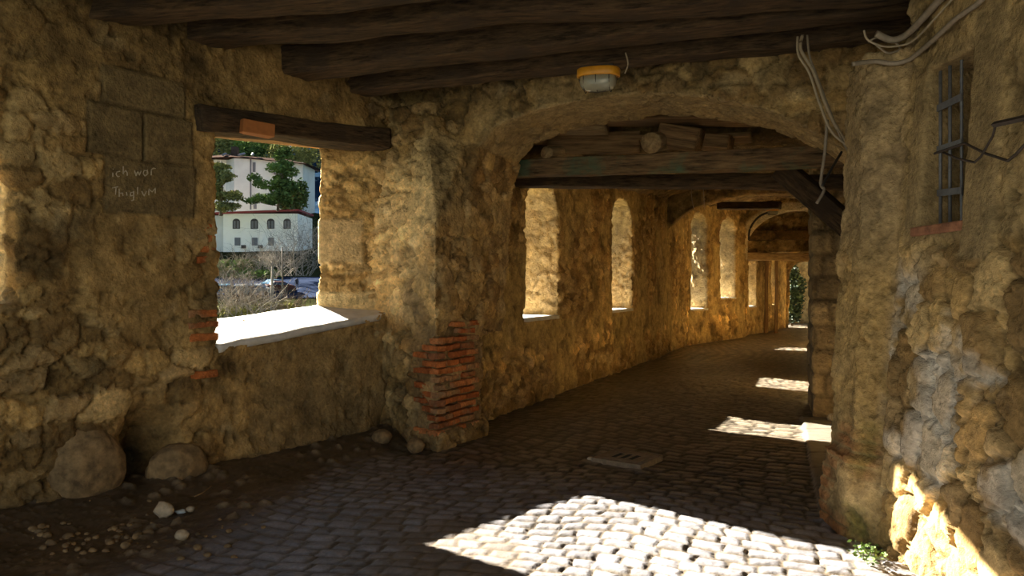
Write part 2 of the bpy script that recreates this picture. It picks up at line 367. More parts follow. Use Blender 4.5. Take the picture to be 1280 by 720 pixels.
# bricks: one mesh per quoin, a part of its wall
def bricks(name, items, parent, label=None):
    bm = bmesh.new(); cl = []
    for c, s, ang, dz in items:
        r = Matrix.Rotation(ang+random.uniform(-.03, .03), 3, 'Z') @ Matrix.Rotation(random.uniform(-.03, .03), 3, 'Y')
        box(bm, c, (s[0]*random.uniform(.95, 1.03), s[1], s[2]*random.uniform(.88, 1.04)), r, .009)
        cl.append((np.array(c), random.choice([(.50, .16, .045), (.40, .12, .035), (.55, .21, .07), (.30, .12, .05), (.42, .22, .10)])))
    me = bpy.data.meshes.new(name); bmesh.ops.recalc_face_normals(bm, faces=bm.faces)
    bmesh.ops.subdivide_edges(bm, edges=[e for e in bm.edges if e.calc_length() > .04], cuts=3, use_grid_fill=True)
    bm.to_mesh(me); bm.free()
    n = len(me.vertices); co = np.empty(n*3); me.vertices.foreach_get('co', co); co = co.reshape(-1, 3)
    co += np.stack([fbm(co, 14, 3, 1), fbm(co, 14, 3, 2), fbm(co, 14, 3, 3)], 1)*.014
    me.vertices.foreach_set('co', co.ravel()); me.update()
    cs = np.array([c for c, _ in cl]); cc = np.array([q for _, q in cl])[np.argmin(((co[:,None,:]-cs[None])**2*np.array([1, 1, 14])).sum(2), 1)]
    cc = cmix(cc, np.array([.33, .24, .13]), ss(.1, .4, fbm(co, 9, 4, 8))*.6); setcol(me, cc)
    o = link(name, me, M['wall'], parent)
    if label: o['label'] = label
    return o
angA = math.atan2(dA[1], dA[0]); it = []
for z, l in ((1.30, .26), (1.12, .24), (.83, .24)):
    q = A(1.98-l/2, .10, z); it.append((q, (l, .27, .062), angA, 0))
q = A(1.86, .10, 1.215); it.append((q, (.25, .26, .05), angA, 0))
for z in np.arange(1.72, 2.0, .085):
    l = random.uniform(.14, .2); q = A(1.99-l/2, .13, float(z)); it.append((q, (l, .26, .058), angA, 0))
bricks('brick_quoin', it, wl)

# ================================================================ PIER between near and far left wall, arch over the passage
e = np.array([.8983, -.4394]); cdir = np.array([.4394, .8983]); S0 = np.array([-1.0, 7.5])
def D(s, t=0, z=0): q = S0+e*s+cdir*t; return (q[0], q[1], z)
bm = bmesh.new()
pp = [(-.70, 6.78), (-.30, 7.50), (-.42, 8.4), (-1.8, 8.4), (-1.9, 7.7), (-1.25, 7.4)]
prism(bm, pp, -.1, 2.1); prism(bm, pp, 2.09, 3.3, [(-.86, 7.25), (-.32, 7.45), (-.42, 8.4), (-1.8, 8.4), (-1.9, 7.7), (-1.3, 7.5)])
prism(bm, [(-.68, 6.70), (-.26, 7.48), (-.42, 8.2), (-1.6, 8.0), (-1.3, 7.5)], -.1, .2)
ZS = [(-.9, 2.4), (.3, 1.0), (.58, 1.0), (.64, 2.5), (.72, 2.85), (.95, 3.07), (1.3, 3.15), (1.6, 3.19), (2.3, 3.21), (2.9, 3.12), (3.42, 2.95), (3.8, 2.72), (4.1, 2.5), (4.5, 2.1), (5.4, 2.0)]
def zs(s): return float(np.interp(s, [a for a, _ in ZS], [b for _, b in ZS]))
ssn = np.linspace(-.9, 5.4, 70)
for a, b in zip(ssn[:-1], ssn[1:]):
    hexa(bm, [D(a, 0, zs(a)), D(b, 0, zs(b)), D(b, .95, zs(b)), D(a, .95, zs(a)), D(a, 0, 3.9), D(b, 0, 3.9), D(b, .95, 3.9), D(a, .95, 3.9)])
def maskP(p): return .25+.2*ss(2, 1, p[:,2])-.3*ss(-.5, 0, p[:,0])*ss(2.6, 2.3, p[:,2])
def extraP(p, n, d, col, m, e_):
    soff = ss(.2, .7, -n[:,2])*ss(2.4, 2.6, p[:,2]); d = mix(d, d*.5, soff); col = cmix(col, np.array([.36, .28, .17])*1.0, soff*.65)
    br = ss(1.22, 1.1, p[:,2]+.08*fbm(p, 4, 2, 3))*ss(-1.0, -.9, p[:,0])*ss(.12, .2, p[:,2])
    d = d-.03*br; col = cmix(col, np.array([.20, .14, .085]), br*.6)
    lf = ss(.1, .6, -n[:,0]*.8-n[:,1]*.6)*ss(-.55, -.7, p[:,0])*ss(1.0, 1.3, p[:,2])*ss(2.9, 2.5, p[:,2]); col = col*(1+.55*lf)[:,None]+np.array([.08, .07, .055])*lf[:,None]; return d, col  # pale rubble, lightened further for the glancing light on this face
pier = solid('wall_left_pier', bm, .0185, wallfn(maskP, k=200, extra=extraP, dark_z=3.2, base=(.42, .31, .17)), M['wall'])
it = []
P1 = np.array([-.685, 6.75]); P2 = np.array([-.30, 7.48]); P5 = np.array([-1.22, 7.34])
dr = (P2-P1)/np.linalg.norm(P2-P1); nr = np.array([dr[1], -dr[0]]); dl = (P5-P1)/np.linalg.norm(P5-P1); nl = np.array([-dl[1], dl[0]])
if nl[1] > 0: nl = -nl
z = .16; row = 0
while z < 1.16:
    r1 = [(.0, .25), (.27, .5), (.52, .74)] if row % 2 == 0 else [(.0, .12), (.14, .38), (.40, .66)]
    for a, b in r1:
        if random.random() < .09 or (z > .95 and a < .2 and random.random() < .7): continue
        if z > 1.05 and a < .1: continue
        c = P1+dr*(a+b)/2-nr*.036; it.append(((c[0], c[1], z), (b-a, .10, .052), math.atan2(dr[1], dr[0]), 0))
    r2 = [(-.02, .13), (.15, .36)] if row % 2 == 0 else [(-.02, .22)]
    for a, b in r2:
        if random.random() < .25 or z > .98: continue
        c = P1+dl*(a+b)/2-nl*.036; it.append(((c[0], c[1], z), (b-a, .10, .052), math.atan2(dl[1], dl[0]), 0))
    z += .071; row += 1
bricks('brick_quoin', it, pier)

# ================================================================ WALL LEFT, far
LB = [(-.62, 7.9), (-.3, 8.35), (1.72, 12.7), (4.55, 19.15), (7.05, 22.35), (7.4, 23.3), (10.2, 27.5)]
def seg_wall(bm, a, b, holes, ztop, th=.7, z0=-.1):
    """wall between plan points a and b (inner face), holes = (y0, y1, sill, spring, crown)"""
    a = np.array(a, float); b = np.array(b, float); L = np.linalg.norm(b-a); d = (b-a)/L; nn = np.array([-d[1], d[0]])
    W = lambda u, w, z: (*(a+d*u+nn*w), z)
    def blk(u0, u1, za, zb, zc=None, zd=None):
        zc = za if zc is None else zc
        hexa(bm, [W(u0, 0, za), W(u1, 0, zc), W(u1, th, zc), W(u0, th, za), W(u0, 0, zb), W(u1, 0, zb), W(u1, th, zb), W(u0, th, zb)])
    u = -.05
    for y0, y1, sill, spr, cr in holes:
        h0 = (y0-a[1])/d[1]; h1 = (y1-a[1])/d[1]
        blk(u, h0, z0, ztop); blk(h0-.01, h1+.01, z0, sill)
        k = 8
        for i in range(k):
            s0, s1 = h0+(h1-h0)*i/k, h0+(h1-h0)*(i+1)/k
            f = lambda s: spr+(cr-spr)*math.sqrt(max(0, 1-((s-h0)/(h1-h0)*2-1)**2))
            blk(s0-.002, s1+.002, f(s0), ztop, f(s1))
        u = h1
    blk(u, L+.05, z0, ztop)
bm = bmesh.new()
seg_wall(bm, LB[0], LB[1], [], 4.2)
seg_wall(bm, LB[1], LB[2], [(9.38, 10.4, 1.1, 2.6, 2.95)], 4.2)
seg_wall(bm, LB[2], LB[3], [(12.72, 13.95, 1.1, 2.75, 3.1)], 4.4)
def maskB(p): return -.05+.25*ss(.9, .5, p[:,2])
def extraB(p, n, d, col, m, e_):
    # window reveals: far jamb faces made paler
    rv = ss(.5, .9, -(n[:,0]*.42+n[:,1]*.9))*ss(1.1, 1.2, p[:,2]); col = cmix(col, np.array([.50, .38, .24]), rv*.5)
    st = fbm(p*np.array([1, 1, .25]), 6, 4, 33); col = col*(1+.35*st)[:,None]
    return d, col
solid('wall_left_middle', bm, .028, wallfn(maskB, k=400, extra=extraB, dark_z=3.6, base=(.44, .33, .165), sx=.2, sz=.13), M['wall'])
bm = bmesh.new()
seg_wall(bm, LB[3], LB[4], [(19.35, 20.15, .92, 3.2, 3.5), (20.85, 21.75, 1.2, 3.2, 3.5)], 4.9)
seg_wall(bm, LB[4], LB[5], [], 4.9)
seg_wall(bm, LB[5], LB[6], [(23.45, 24.2, .9, 2.3, 2.5), (25.8, 26.5, .9, 2.3, 2.5)], 4.6)
solid('wall_left_end', bm, .05, wallfn(maskB, k=500, extra=extraB, dark_z=4.2, base=(.46, .34, .175), amp=.05), M['wallfar'])
for i, (a, b, y0, y1, z) in enumerate(((LB[1], LB[2], 9.38, 10.4, 1.12), (LB[2], LB[3], 12.72, 13.95, 1.12), (LB[3], LB[4], 19.35, 20.15, .95), (LB[3], LB[4], 20.85, 21.75, 1.23), (LB[5], LB[6], 23.45, 24.2, .92))):
    a = np.array(a); b = np.array(b); d = (b-a)/np.linalg.norm(b-a); nn = np.array([-d[1], d[0]])
    g = lambda y, w: (*(a+d*((y-a[1])/d[1])+nn*w), z)
    slab_grid('trim_%d' % (i+2), [g(y0, -.02), g(y1, -.02), g(y1, .72), g(y0, .72)], .05, M['concrete'], 16, 8, .006, .02)

# ================================================================ WALL RIGHT, near (with barred window)
def rx(y): return float(np.interp(y, [0, 3.0, 4.3], [2.0, 2.06, 2.10]))
def rblk(bm, y0, y1, z0, z1, x0=0, x1=.75):
    f = lambda y, z: rx(y)+.075*z
    hexa(bm, [(f(y0, z0)+x0, y0, z0), (f(y0, z0)+x1, y0, z0), (f(y1, z0)+x1, y1, z0), (f(y1, z0)+x0, y1, z0),
              (f(y0, z1)+x0, y0, z1), (f(y0, z1)+x1, y0, z1), (f(y1, z1)+x1, y1, z1), (f(y1, z1)+x0, y1, z1)])
bm = bmesh.new()
rblk(bm, -1.5, 3.63, -.1, 3.9); rblk(bm, 3.62, 4.07, -.1, 1.79); rblk(bm, 3.62, 4.07, 2.70, 3.9); rblk(bm, 4.06, 4.36, -.1, 3.9)
prism(bm, [(2.09, 4.22), (1.99, 4.38), (2.0, 4.76), (2.9, 4.76), (2.9, 4.22)], -.1, 2.9, [(2.33, 4.30), (2.13, 4.45), (2.22, 4.85), (2.9, 4.85), (2.9, 4.3)])
prism(bm, [(2.6, 4.3), (2.7, 4.9), (3.0, 4.9), (3.0, 4.3)], 2.8, 3.9)
prism(bm, [(2.08, 4.2), (1.97, 4.36), (1.99, 4.78), (2.5, 4.8), (2.5, 4.2)], -.1, .5, [(2.1, 4.25), (1.98, 4.38), (1.99, 4.76), (2.5, 4.8), (2.5, 4.2)])
def maskR(p): return .75*ss(1.9, 1.5, p[:,2])*ss(4.3, 4.15, p[:,1])-.35*ss(1.7, 2.1, p[:,2])-.4*ss(4.15, 4.3, p[:,1])
def extraR(p, n, d, col, m, e_):
    y, z = p[:,1], p[:,2]; near = ss(4.3, 4.2, y)
    # white lime patches between the stones
    w = ss(-.08, .2, fbm(p, 3.2, 5, 77)-.15*(z-1.1)**2)*near*ss(1.75, 1.4, z)*ss(.15, .4, z); w = w*(1-.6*e_)
    col = cmix(col, np.array([.66, .64, .66]), np.clip(w*1.4, 0, 1)*.85); d = d+w*.006
    # dressed frame around the window
    wz = z+.02*fbm(p, 3, 2, 5); wy = y+.015*fbm(p, 3, 2, 6)
    fr = (ss(3.38, 3.41, wy)*ss(3.65, 3.63, wy)*ss(1.62, 1.65, wz)*ss(2.9, 2.87, wz)); fr = np.maximum(fr, ss(4.04, 4.06, wy)*ss(4.2, 4.18, wy)*ss(1.7, 1.74, wz)*ss(2.72, 2.68, wz))
    inn = ss(3.58, 3.63, wy)*ss(4.12, 4.07, wy)*ss(1.72, 1.79, wz)*ss(2.78, 2.70, wz)
    fr = np.maximum(fr, inn); d = mix(d, .012+.004*fbm(p, 9, 3, 2), fr); col = cmix(col, np.array([.30, .225, .13])*1.0, fr*.8)
    # brick wash on the buttress, moss at its foot
    bu = ss(4.22, 4.3, y)
    c2 = np.floor(z/.075); joint = ss(.012, .004, np.abs(z/.075-np.round(z/.075))*.075); bz = bu*ss(.75, .55, z)*ss(-.1, .35, fbm(p, 4, 3, 12)+.15)
    col = cmix(col, np.array([.36, .15, .06]), bz*.7*(1-joint)); d = d-bz*joint*.012
    mo = bu*ss(1.25, .5, z)*ss(4.45, 4.3, y)*ss(-.2, .2, fbm(p, 6, 4, 14)); col = cmix(col, np.array([.14, .15, .04]), mo*.55)
    warm = bu*ss(.5, .9, z)*ss(2.0, 1.4, z); col = cmix(col, np.array([.50, .33, .13]), warm*.5)
    th = bu*ss(1.4, 2.2, z); col = cmix(col, np.array([.36, .27, .18]), th*.5)
    return d, col
wr = solid('wall_right', bm, .014, wallfn(maskR, k=700, extra=extraR, dark_z=3.6, base=(.36, .265, .145), sx=.19, sz=.27, amp=.055, big=.025), M['wall'])
# recess wall and far ashlar pier on the right, rest of the right wall
bm = bmesh.new()
prism(bm, [(2.9, 4.6), (3.7, 4.6), (5.0, 8.6), (4.1, 8.6)], -.1, 3.9)
prism(bm, [(3.42, 8.42), (4.5, 8.0), (5.2, 9.5), (3.85, 9.6)], -.1, 3.9)
for a, b in (((3.95, 9.5), (5.6, 13.0)), ((5.6, 13.0), (8.9, 20.5)), ((8.9, 20.5), (10.3, 23.0)), ((10.9, 23.0), (12.0, 28.5))):
    a = np.array(a); b = np.array(b); d = (b-a)/np.linalg.norm(b-a); nn = np.array([d[1], -d[0]]); a = a-d*.1; b = b+d*.1
    prism(bm, [tuple(a), tuple(b), tuple(b+nn*.7), tuple(a+nn*.7)], -.1, 4.8)
def extraF(p, n, d, col, m, e_):
    x, y, z = p.T; reg = ss(9.8, 9.5, y)*ss(7.7, 8.0, y)
    wz = z+.03*fbm(p, 2, 2, 3); row = np.floor(wz/.27); fz = wz/.27-row; u = (x-.5*y)+.21*_h(row.astype(int), row.astype(int)*0, row.astype(int)*0, 3)*2
    wu = u+.03*fbm(p, 3, 2, 4); cu = np.floor(wu/.38); fu = wu/.38-cu
    ed = np.minimum(np.minimum(fz, 1-fz)*.27, np.minimum(fu, 1-fu)*.38); b = ss(0, .05, ed)
    r = _h(row.astype(int), cu.astype(int), row.astype(int)*0+2, 5)
    dd = b*.028-.02+.02*(r-.5)+.01*fbm(p, 9, 4, 5); d = mix(d, dd, reg)
    cc = np.array([.29, .22, .135])*(.75+.5*r+.25*fbm(p, 7, 4, 8))[:,None]*(.5+.5*b)[:,None]
    return d, col*(1-reg)[:,None]+cc*reg[:,None]
solid('wall_right_rear', bm, .03, wallfn(None, k=900, extra=extraF, dark_z=3.6), M['wallfar'])

# ================================================================ FLOOR
def inside(x, y):
    lx = np.interp(y, [-3, 1.3, 4.2, 7.6, 8.3, 12.7, 19.15, 22.35, 23.3, 27.5, 32], [-6.6, -5.4, -3.45, -1.3, -.6, 1.72, 4.55, 7.05, 7.4, 10.2, 12])-.35
    rr = np.interp(y, [-3, 4.7, 4.75, 8.6, 13, 20.5, 28.5, 32], [2.4, 2.4, 3.3, 4.4, 6.0, 9.3, 12.3, 13])+.1
    return (x > lx) & (x < rr)
ys = [-2.0]
while ys[-1] < 31:
    y = ys[-1]; st = .05 if y < 3.4 else .0105*max(1, (y/4.2))**1.75; ys.append(y+min(st, .2))
ys = np.array(ys)
def floorgrid():
    # x resolution follows distance: three bands
    out_v = []; out_f = []; base = 0
    bands = [(-2.0, 3.4, .04), (3.4, 7.0, .0125), (7.0, 12.0, .022), (12.0, 31.1, .05)]
    for y0, y1, dx in bands:
        yy = np.concatenate([[y0], ys[(ys > y0+.004) & (ys < y1-.004)], [y1]])
        lx = -7 if y0 < 3 else (-4.6 if y0 < 7 else -2.2 if y0 < 12 else .8); rxx = 2.6 if y0 < 3 else 4.2 if y0 < 7 else 6.2 if y0 < 12 else 13.5
        xx = np.arange(lx, rxx, dx); X, Y = np.meshgrid(xx, yy); nx = len(xx)
        i, j = np.meshgrid(np.arange(nx-1), np.arange(len(yy)-1)); i = i.ravel(); j = j.ravel()
        cx = (xx[i]+xx[i+1])/2; cy = (yy[j]+yy[j+1])/2; k = inside(cx, cy); i = i[k]; j = j[k]
        q = np.stack([j*nx+i, j*nx+i+1, (j+1)*nx+i+1, (j+1)*nx+i], 1)+base
        out_v.append(np.stack([X.ravel(), Y.ravel()], 1)); out_f.append(q); base += X.size
    V = np.vstack(out_v); Fq = np.vstack(out_f)
    used = np.unique(Fq); mp = np.full(len(V), -1); mp[used] = np.arange(len(used)); return V[used], mp[Fq]
V2, FQ = floorgrid(); print('floor', len(V2))
def floor_height(V2):
    p = np.column_stack([V2, np.zeros(len(V2))]); x, y = V2.T
    du = (V2-A0)@dA; dw = (V2-A0)@nA
    # setts laid across the passage in wavy courses
    far = ss(5.9, 6.6, y+.25*x)
    wp = np.stack([fbm(p, 1.0, 2, 1), fbm(p, 1.0, 2, 2)], 1)*.12+np.stack([fbm(p, 7, 2, 3), fbm(p, 7, 2, 4)], 1)*.02
    q = V2+wp
    def setts(rot, h, w, k):
        d = np.array([math.cos(rot), math.sin(rot)]); a = q@d; b = q@np.array([-d[1], d[0]])
        b = b+.12*np.sin(a*1.7)
        r = np.floor(b/h).astype(int); fr = b/h-r; off = _h(r, r*0, r*0, k)
        c = np.floor(a/w+off).astype(int); j0 = (_h(r, c, r*0, k+1)-.5)*.35; j1 = (_h(r, c+1, r*0, k+1)-.5)*.35
        fc = (a/w+off-c-j0)/(1+j1-j0)
        c = np.where(fc < 0, c-1, np.where(fc > 1, c+1, c)); ed = np.minimum(np.minimum(fr, 1-fr)*h, np.minimum(np.abs(fc), np.abs(1-fc))*w)
        return ed, _h(r, c, r*0, k+2), _h(r, c, r*0, k+3), fr
    e1, a1, b1, f1 = setts(-.32, .118, .16, 11); e2, a2, b2, f2 = setts(-.62, .125, .2, 21)
    ed = np.where(far > .5, e2, e1); a = np.where(far > .5, a2, a1); b = np.where(far > .5, b2, b1); fr = np.where(far > .5, f2, f1)
    st = ss(0, .026, ed+.006*fbm(p, 30, 2, 5)); dome = ss(0, .06, ed)
    z = st*.009+dome*.003+(a-.5)*.008+(fr-.5)*(b-.4)*.012+.003*fbm(p, 40, 3, 9)
    z += .03*fbm(p, .7, 2, 31)
    stone = np.array([.17, .165, .18])*(1+.55*(b-.5))[:,None]*(1+.2*fbm(p, 9, 3, 6))[:,None]
    warm = ss(5.6, 6.3, y+.55*x); stone = stone*(1-warm)[:,None]+np.array([.165, .135, .10])*((1+.9*(b-.5))*warm)[:,None]
    joint = np.array([.085, .066, .045]); st = mix(st, ss(0, .045, ed), warm); joint = joint[None,:]*(1-.6*warm)[:,None]; col = joint*(1-st)[:,None]+stone*st[:,None]
    # bare earth along the near left wall
    wid = np.interp(du, [-2, 0, 1, 2, 2.6, 3.6, 4.2], [1.3, 1.35, 1.3, 1.0, .62, .35, .25])+.22*fbm(p, 1.6, 3, 41)
    dirt = ss(.14, -.14, dw-wid)*ss(5.2, 4.4, du)
    sand = ss(.25, .6, fbm(p, 1.3, 4, 43)+.9*np.exp(-((x+.35)**2/.10+(y-4.15)**2/.25)))*ss(6.2, 5.5, y); 
    el = ss(.6, .1, np.abs(y-(6.35-.42*x)))*0
    pf, _, id1, _ = voro(p*9, 7); peb = np.sqrt(np.clip(1-(pf/.43)**2, 0, 1))*(id1 > .3)*ss(.0, .3, fbm(p, 2.2, 3, 47)+.2)
    pf2, _, id2, _ = voro(p*26, 8); peb2 = np.sqrt(np.clip(1-(pf2/.4)**2, 0, 1))*(id2 > .4)
    zd = .02+.03*fbm(p, 2, 3, 44)+.012*fbm(p, 14, 3, 45)+peb*.03+peb2*.012+.10*ss(.55, .0, dw)
    cd = np.array([.075, .053, .032])*(1+.5*fbm(p, 5, 4, 46))[:,None]; cd = cd+(peb*(.04+.12*id1)+peb2*.07*id2)[:,None]*np.array([1, .8, .5])
    z = mix(z, zd, dirt); col = col*(1-dirt)[:,None]+cd*dirt[:,None]
    s2 = sand*(1-dirt); z = mix(z, .018+.004*fbm(p, 20, 3, 48)+.03*fbm(p, .7, 2, 31), s2*.45); col = col*(1-s2*.5)[:,None]+np.array([.13, .10, .07])*(s2*.5)[:,None]
    # worn flush strip beside the right wall
    lx = np.interp(y, [4.7, 8.4], [1.98, 3.3]); strip = ss(.02, .0, lx-x)*ss(4.6, 4.8, y)*ss(8.5, 8.4, y)
    z = mix(z, .035+.004*fbm(p, 12, 3, 50), strip); gl = ss(.02, 0, np.abs((y/.55)-np.round(y/.55))*.55); z = z-gl*strip*.012
    col = col*(1-strip)[:,None]+np.array([.15, .13, .105])*(strip*(1+.2*fbm(p, 8, 3, 51))*(1-.5*gl))[:,None]
    return z, col
Zf, Cf = floor_height(V2)
me = bpy.data.meshes.new('floor'); nv = len(V2)
me.vertices.add(nv); me.vertices.foreach_set('co', np.column_stack([V2, Zf]).ravel())
me.loops.add(FQ.size); me.loops.foreach_set('vertex_index', FQ.ravel().astype(np.int32))
me.polygons.add(len(FQ)); me.polygons.foreach_set('loop_start', np.arange(0, FQ.size, 4, dtype=np.int32))
me.update(calc_edges=True); me.validate(); me.polygons.foreach_set('use_smooth', [True]*len(me.polygons)); setcol(me, Cf)
tag(link('floor', me, M['floor']), kind='structure')
def fz(x, y): return float(floor_height(np.array([[x, y]]))[0][0])
def fpt(px, py):
    y = F*EYE/(py-360.); x = (px-640)/F*y; return Vector((x, y, fz(x, y)))
bm = bmesh.new(); prism(bm, [(-7, -2), (2.6, -2), (3.4, 5), (6.5, 12), (13.5, 31), (11, 31), (.3, 12), (-2, 8)], -.4, -.08)
me = bpy.data.meshes.new('x'); bm.to_mesh(me); bm.free(); tag(link('floor_base', me, M['grate']), kind='structure')

# ================================================================ CEILING
def grid_surface(name, fnpos, nu, nv, fn, mat, kind='structure'):
    s, t = np.meshgrid(np.linspace(0, 1, nu), np.linspace(0, 1, nv)); p = fnpos(s.ravel(), t.ravel())
    f = [(j*nu+i, j*nu+i+1, (j+1)*nu+i+1, (j+1)*nu+i) for j in range(nv-1) for i in range(nu-1)]
    d, c = fn(p, None); p = p.copy(); p[:,2] -= d
    o = frompy(name, p, f, mat, col=c); tag(o, kind=kind); return o
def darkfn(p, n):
    d, c = wallfn(None, k=1200, dark_z=9)(p, n); return d, c*np.array([.35, .32, .28])
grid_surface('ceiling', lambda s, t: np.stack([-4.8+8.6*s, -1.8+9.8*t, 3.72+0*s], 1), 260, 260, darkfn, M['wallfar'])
def vault(s, t):
    y = 9.1+13.2*t
    l = np.interp(y, [7.9, 8.35, 12.7, 19.15, 22.35], [-.62, -.3, 1.72, 4.55, 7.05])-.12
    yr = y-1.6*(1-t)-.5*t; r = np.interp(yr, [7.5, 9.5, 13, 20.5, 23], [4.3, 4.3, 5.8, 9.1, 10.5])+.1
    zs_ = np.interp(y, [9, 13, 19, 22.4], [2.98, 3.12, 3.55, 3.7]); zc = np.interp(y, [9, 13, 19, 22.4], [3.3, 3.5, 4.0, 4.2])
    a = 2*s-1; z = zs_+(zc-zs_)*np.sqrt(np.clip(1-a**2, 0, 1))
    return np.stack([l+(r-l)*s, y+(yr-y)*s, z], 1)
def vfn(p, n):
    d, c = wallfn(lambda p: .2, k=1300, dark_z=9, base=(.34, .25, .13))(p, n); return d, c*.55
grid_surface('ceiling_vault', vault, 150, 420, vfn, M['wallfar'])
bm = bmesh.new(); prism(bm, [(-6, -2), (3.8, -2), (5.6, 9), (11.5, 23), (14, 29.5), (9.5, 29.5), (5, 22.6), (-2.3, 9), (-5.5, 3)], 5.0, 5.2)
frombm('roof', bm, M['darkroom'])['kind'] = 'structure'  # unseen slab added over everything to keep light from leaking in
bm = bmesh.new()   # back wall of the timber loft over the second bay and the roof of the end passage
prism(bm, [(-.55, 9.3), (4.4, 7.0), (4.7, 7.5), (-.3, 9.8)], 3.1, 5.05); prism(bm, [(6.9, 22.9), (11.5, 22.9), (13.0, 28.5), (9.5, 28.5)], 3.0, 3.3)
prism(bm, [(-6.3, -1.9), (-5.9, -1.9), (-1.4, 8.6), (-2.0, 8.6)], 3.8, 5.05); prism(bm, [(2.4, -1.9), (2.9, -1.9), (4.4, 8.6), (3.6, 8.6)], 3.8, 5.05)
prism(bm, [(-1.4, 8.0), (-.4, 8.0), (5.0, 19.5), (4.2, 19.5)], 3.9, 5.05); prism(bm, [(4.2, 19.0), (5.0, 19.0), (8.0, 23.5), (6.9, 23.5)], 4.6, 5.05); prism(bm, [(3.9, 8), (4.7, 8), (11.2, 23), (10.2, 23)], 3.9, 5.05)
solid('ceiling_loft', bm, .06, darkfn, M['wallfar'], bv=False)
# rib before the far windows, and the arched end wall
def rib(name, a, b, th, zfn, ztop, vox, fn, mat, n=28, legs=True):
    bm = bmesh.new(); a = np.array(a, float); b = np.array(b, float); L = np.linalg.norm(b-a); d = (b-a)/L; nn = np.array([-d[1], d[0]])
    W = lambda u, w, z: (*(a+d*u+nn*w), z)
    us = np.linspace(0, L, n)
    for u0, u1 in zip(us[:-1], us[1:]):
        hexa(bm, [W(u0, 0, zfn(u0/L)), W(u1, 0, zfn(u1/L)), W(u1, th, zfn(u1/L)), W(u0, th, zfn(u0/L)), W(u0, 0, ztop), W(u1, 0, ztop), W(u1, th, ztop), W(u0, th, ztop)])
    return solid(name, bm, vox, fn, mat, bv=False)
def semi(l, r, spring, crown):
    def f(t):
        if t < l or t > r: return -.1
        a = (t-l)/(r-l)*2-1; return spring+(crown-spring)*math.sqrt(max(0, 1-a*a))
    return f
ribfn = wallfn(None, k=1500, dark_z=9, base=(.30, .22, .12))
rib('wall_rib', (3.15, 16.9), (7.9, 15.9), .7, semi(.045, .97, 2.3, 3.62), 4.9, .04, ribfn, M['wallfar'])
def extraE(p, n, d, col, m, e_):
    q = np.hypot((p[:,0]-8.65), (p[:,2]-2.55)*1.28); ring = ss(2.02, 1.9, q)*ss(2.3, 2.4, p[:,2]); col = cmix(col, np.array([.60, .53, .42]), ring*.9); d = mix(d, 0*d, ring*.8); return d, col
rib('wall_end', (6.5, 22.4), (11.2, 22.0), .5, semi(.125, .84, 2.6, 3.85), 5.0, .04, wallfn(None, k=1600, dark_z=9, extra=extraE, base=(.40, .29, .15)), M['wallfar'], 60)
bm = bmesh.new(); prism(bm, [(7.0, 23.2), (11.4, 23.2), (11.4, 23.5), (7.0, 23.5)], 2.62, 4.4)
solid('wall_tympanum', bm, .05, wallfn(lambda p: .3, k=1700, dark_z=9, base=(.34, .25, .13)), M['wallfar'], bv=False)
rib('wall_back', (9.9, 27.6), (12.6, 27.3), .4, semi(.16, .62, 1.9, 2.5), 3.2, .05, ribfn, M['wallfar'], 40)

# ================================================================ TIMBER
def beam(name, a, b, w, h, mat, label, cat='beam', group=None, rough=.02, roundness=.2, k=0, twist=0, seg=None, parent=None, sag=0):
    a = Vector(a); b = Vector(b); L = (b-a).length; seg = seg or max(12, int(L/.035)); nc = 28
    v = []; f = []
    for i in range(seg+1):
        x = L*i/seg
        for c in range(nc):
            t = 2*math.pi*c/nc; ct, st = math.cos(t), math.sin(t); pw = roundness
            y = math.copysign(abs(ct)**pw, ct)*w/2; z = math.copysign(abs(st)**pw, st)*h/2
            v.append((x, y, z))
    p = np.array(v); off = np.array([k*3.1, k*1.7, k*2.3])
    q = (p+off)*np.array([1.6, 4, 4]); n1 = vnoise(q, 1); q2 = (p+off)*np.array([2.5, 22, 22]); n2 = vnoise(q2, 2); n3 = fbm(p+off, 1.4, 3, 3); n4 = vnoise((p+off)*np.array([5, 60, 60]), 4)
    r = np.hypot(p[:,1]/w, p[:,2]/h)+1e-6; nrm = np.stack([p[:,1]/w/r, p[:,2]/h/r], 1)
    dd = rough*(n1*.9+n2*.45+n4*.2); p[:,1] += nrm[:,0]*dd; p[:,2] += nrm[:,1]*dd+n3*rough*1.2
    tt = p[:,0]/L; p[:,2] -= sag*4*tt*(1-tt)
    p[:,1] += rough*1.6*vnoise(np.stack([p[:,0]*1.3+k, tt*0, tt*0], 1), 5)
    for i in range(seg):
        for c in range(nc): f.append((i*nc+c, i*nc+(c+1) % nc, (i+1)*nc+(c+1) % nc, (i+1)*nc+c))
    f.append(tuple(range(nc))[::-1]); f.append(tuple(seg*nc+c for c in range(nc)))
    o = frompy(name, p, f, mat, parent)
    d = (b-a).normalized(); rot = d.to_track_quat('X', 'Z').to_matrix().to_4x4() @ Matrix.Rotation(twist, 4, 'X'); o.matrix_world = Matrix.Translation(a) @ rot
    if label: tag(o, label, cat, group, 'thing')
    return o
zb = 3.35
def nb(px, X2, Y2, zl, zr, h, w, k, label, ex=.35):
    rat = (px-640)/F; Y = 6.29/(.676-rat); a = Vector((rat*Y, Y, zl+h/2)); b = Vector((X2, Y2, zr+h/2)); d = (b-a).normalized(); b = b+d*.2
    return beam('ceiling_beam', a-d*ex, b+d*.3, w, h, M['beam'], label, group='heavy beams across the near ceiling', k=k, rough=.022, sag=-.02, roundness=.22)
nb(-60, 2.3, 3.2, 3.27, 3.3, .26, .26, 1, 'dark rough ceiling beam cut off by the top left corner')
nb(139, 2.3, 4.35, 3.34, 3.42, .24, .25, 2, 'dark ceiling beam nearest above the dressed wall blocks')
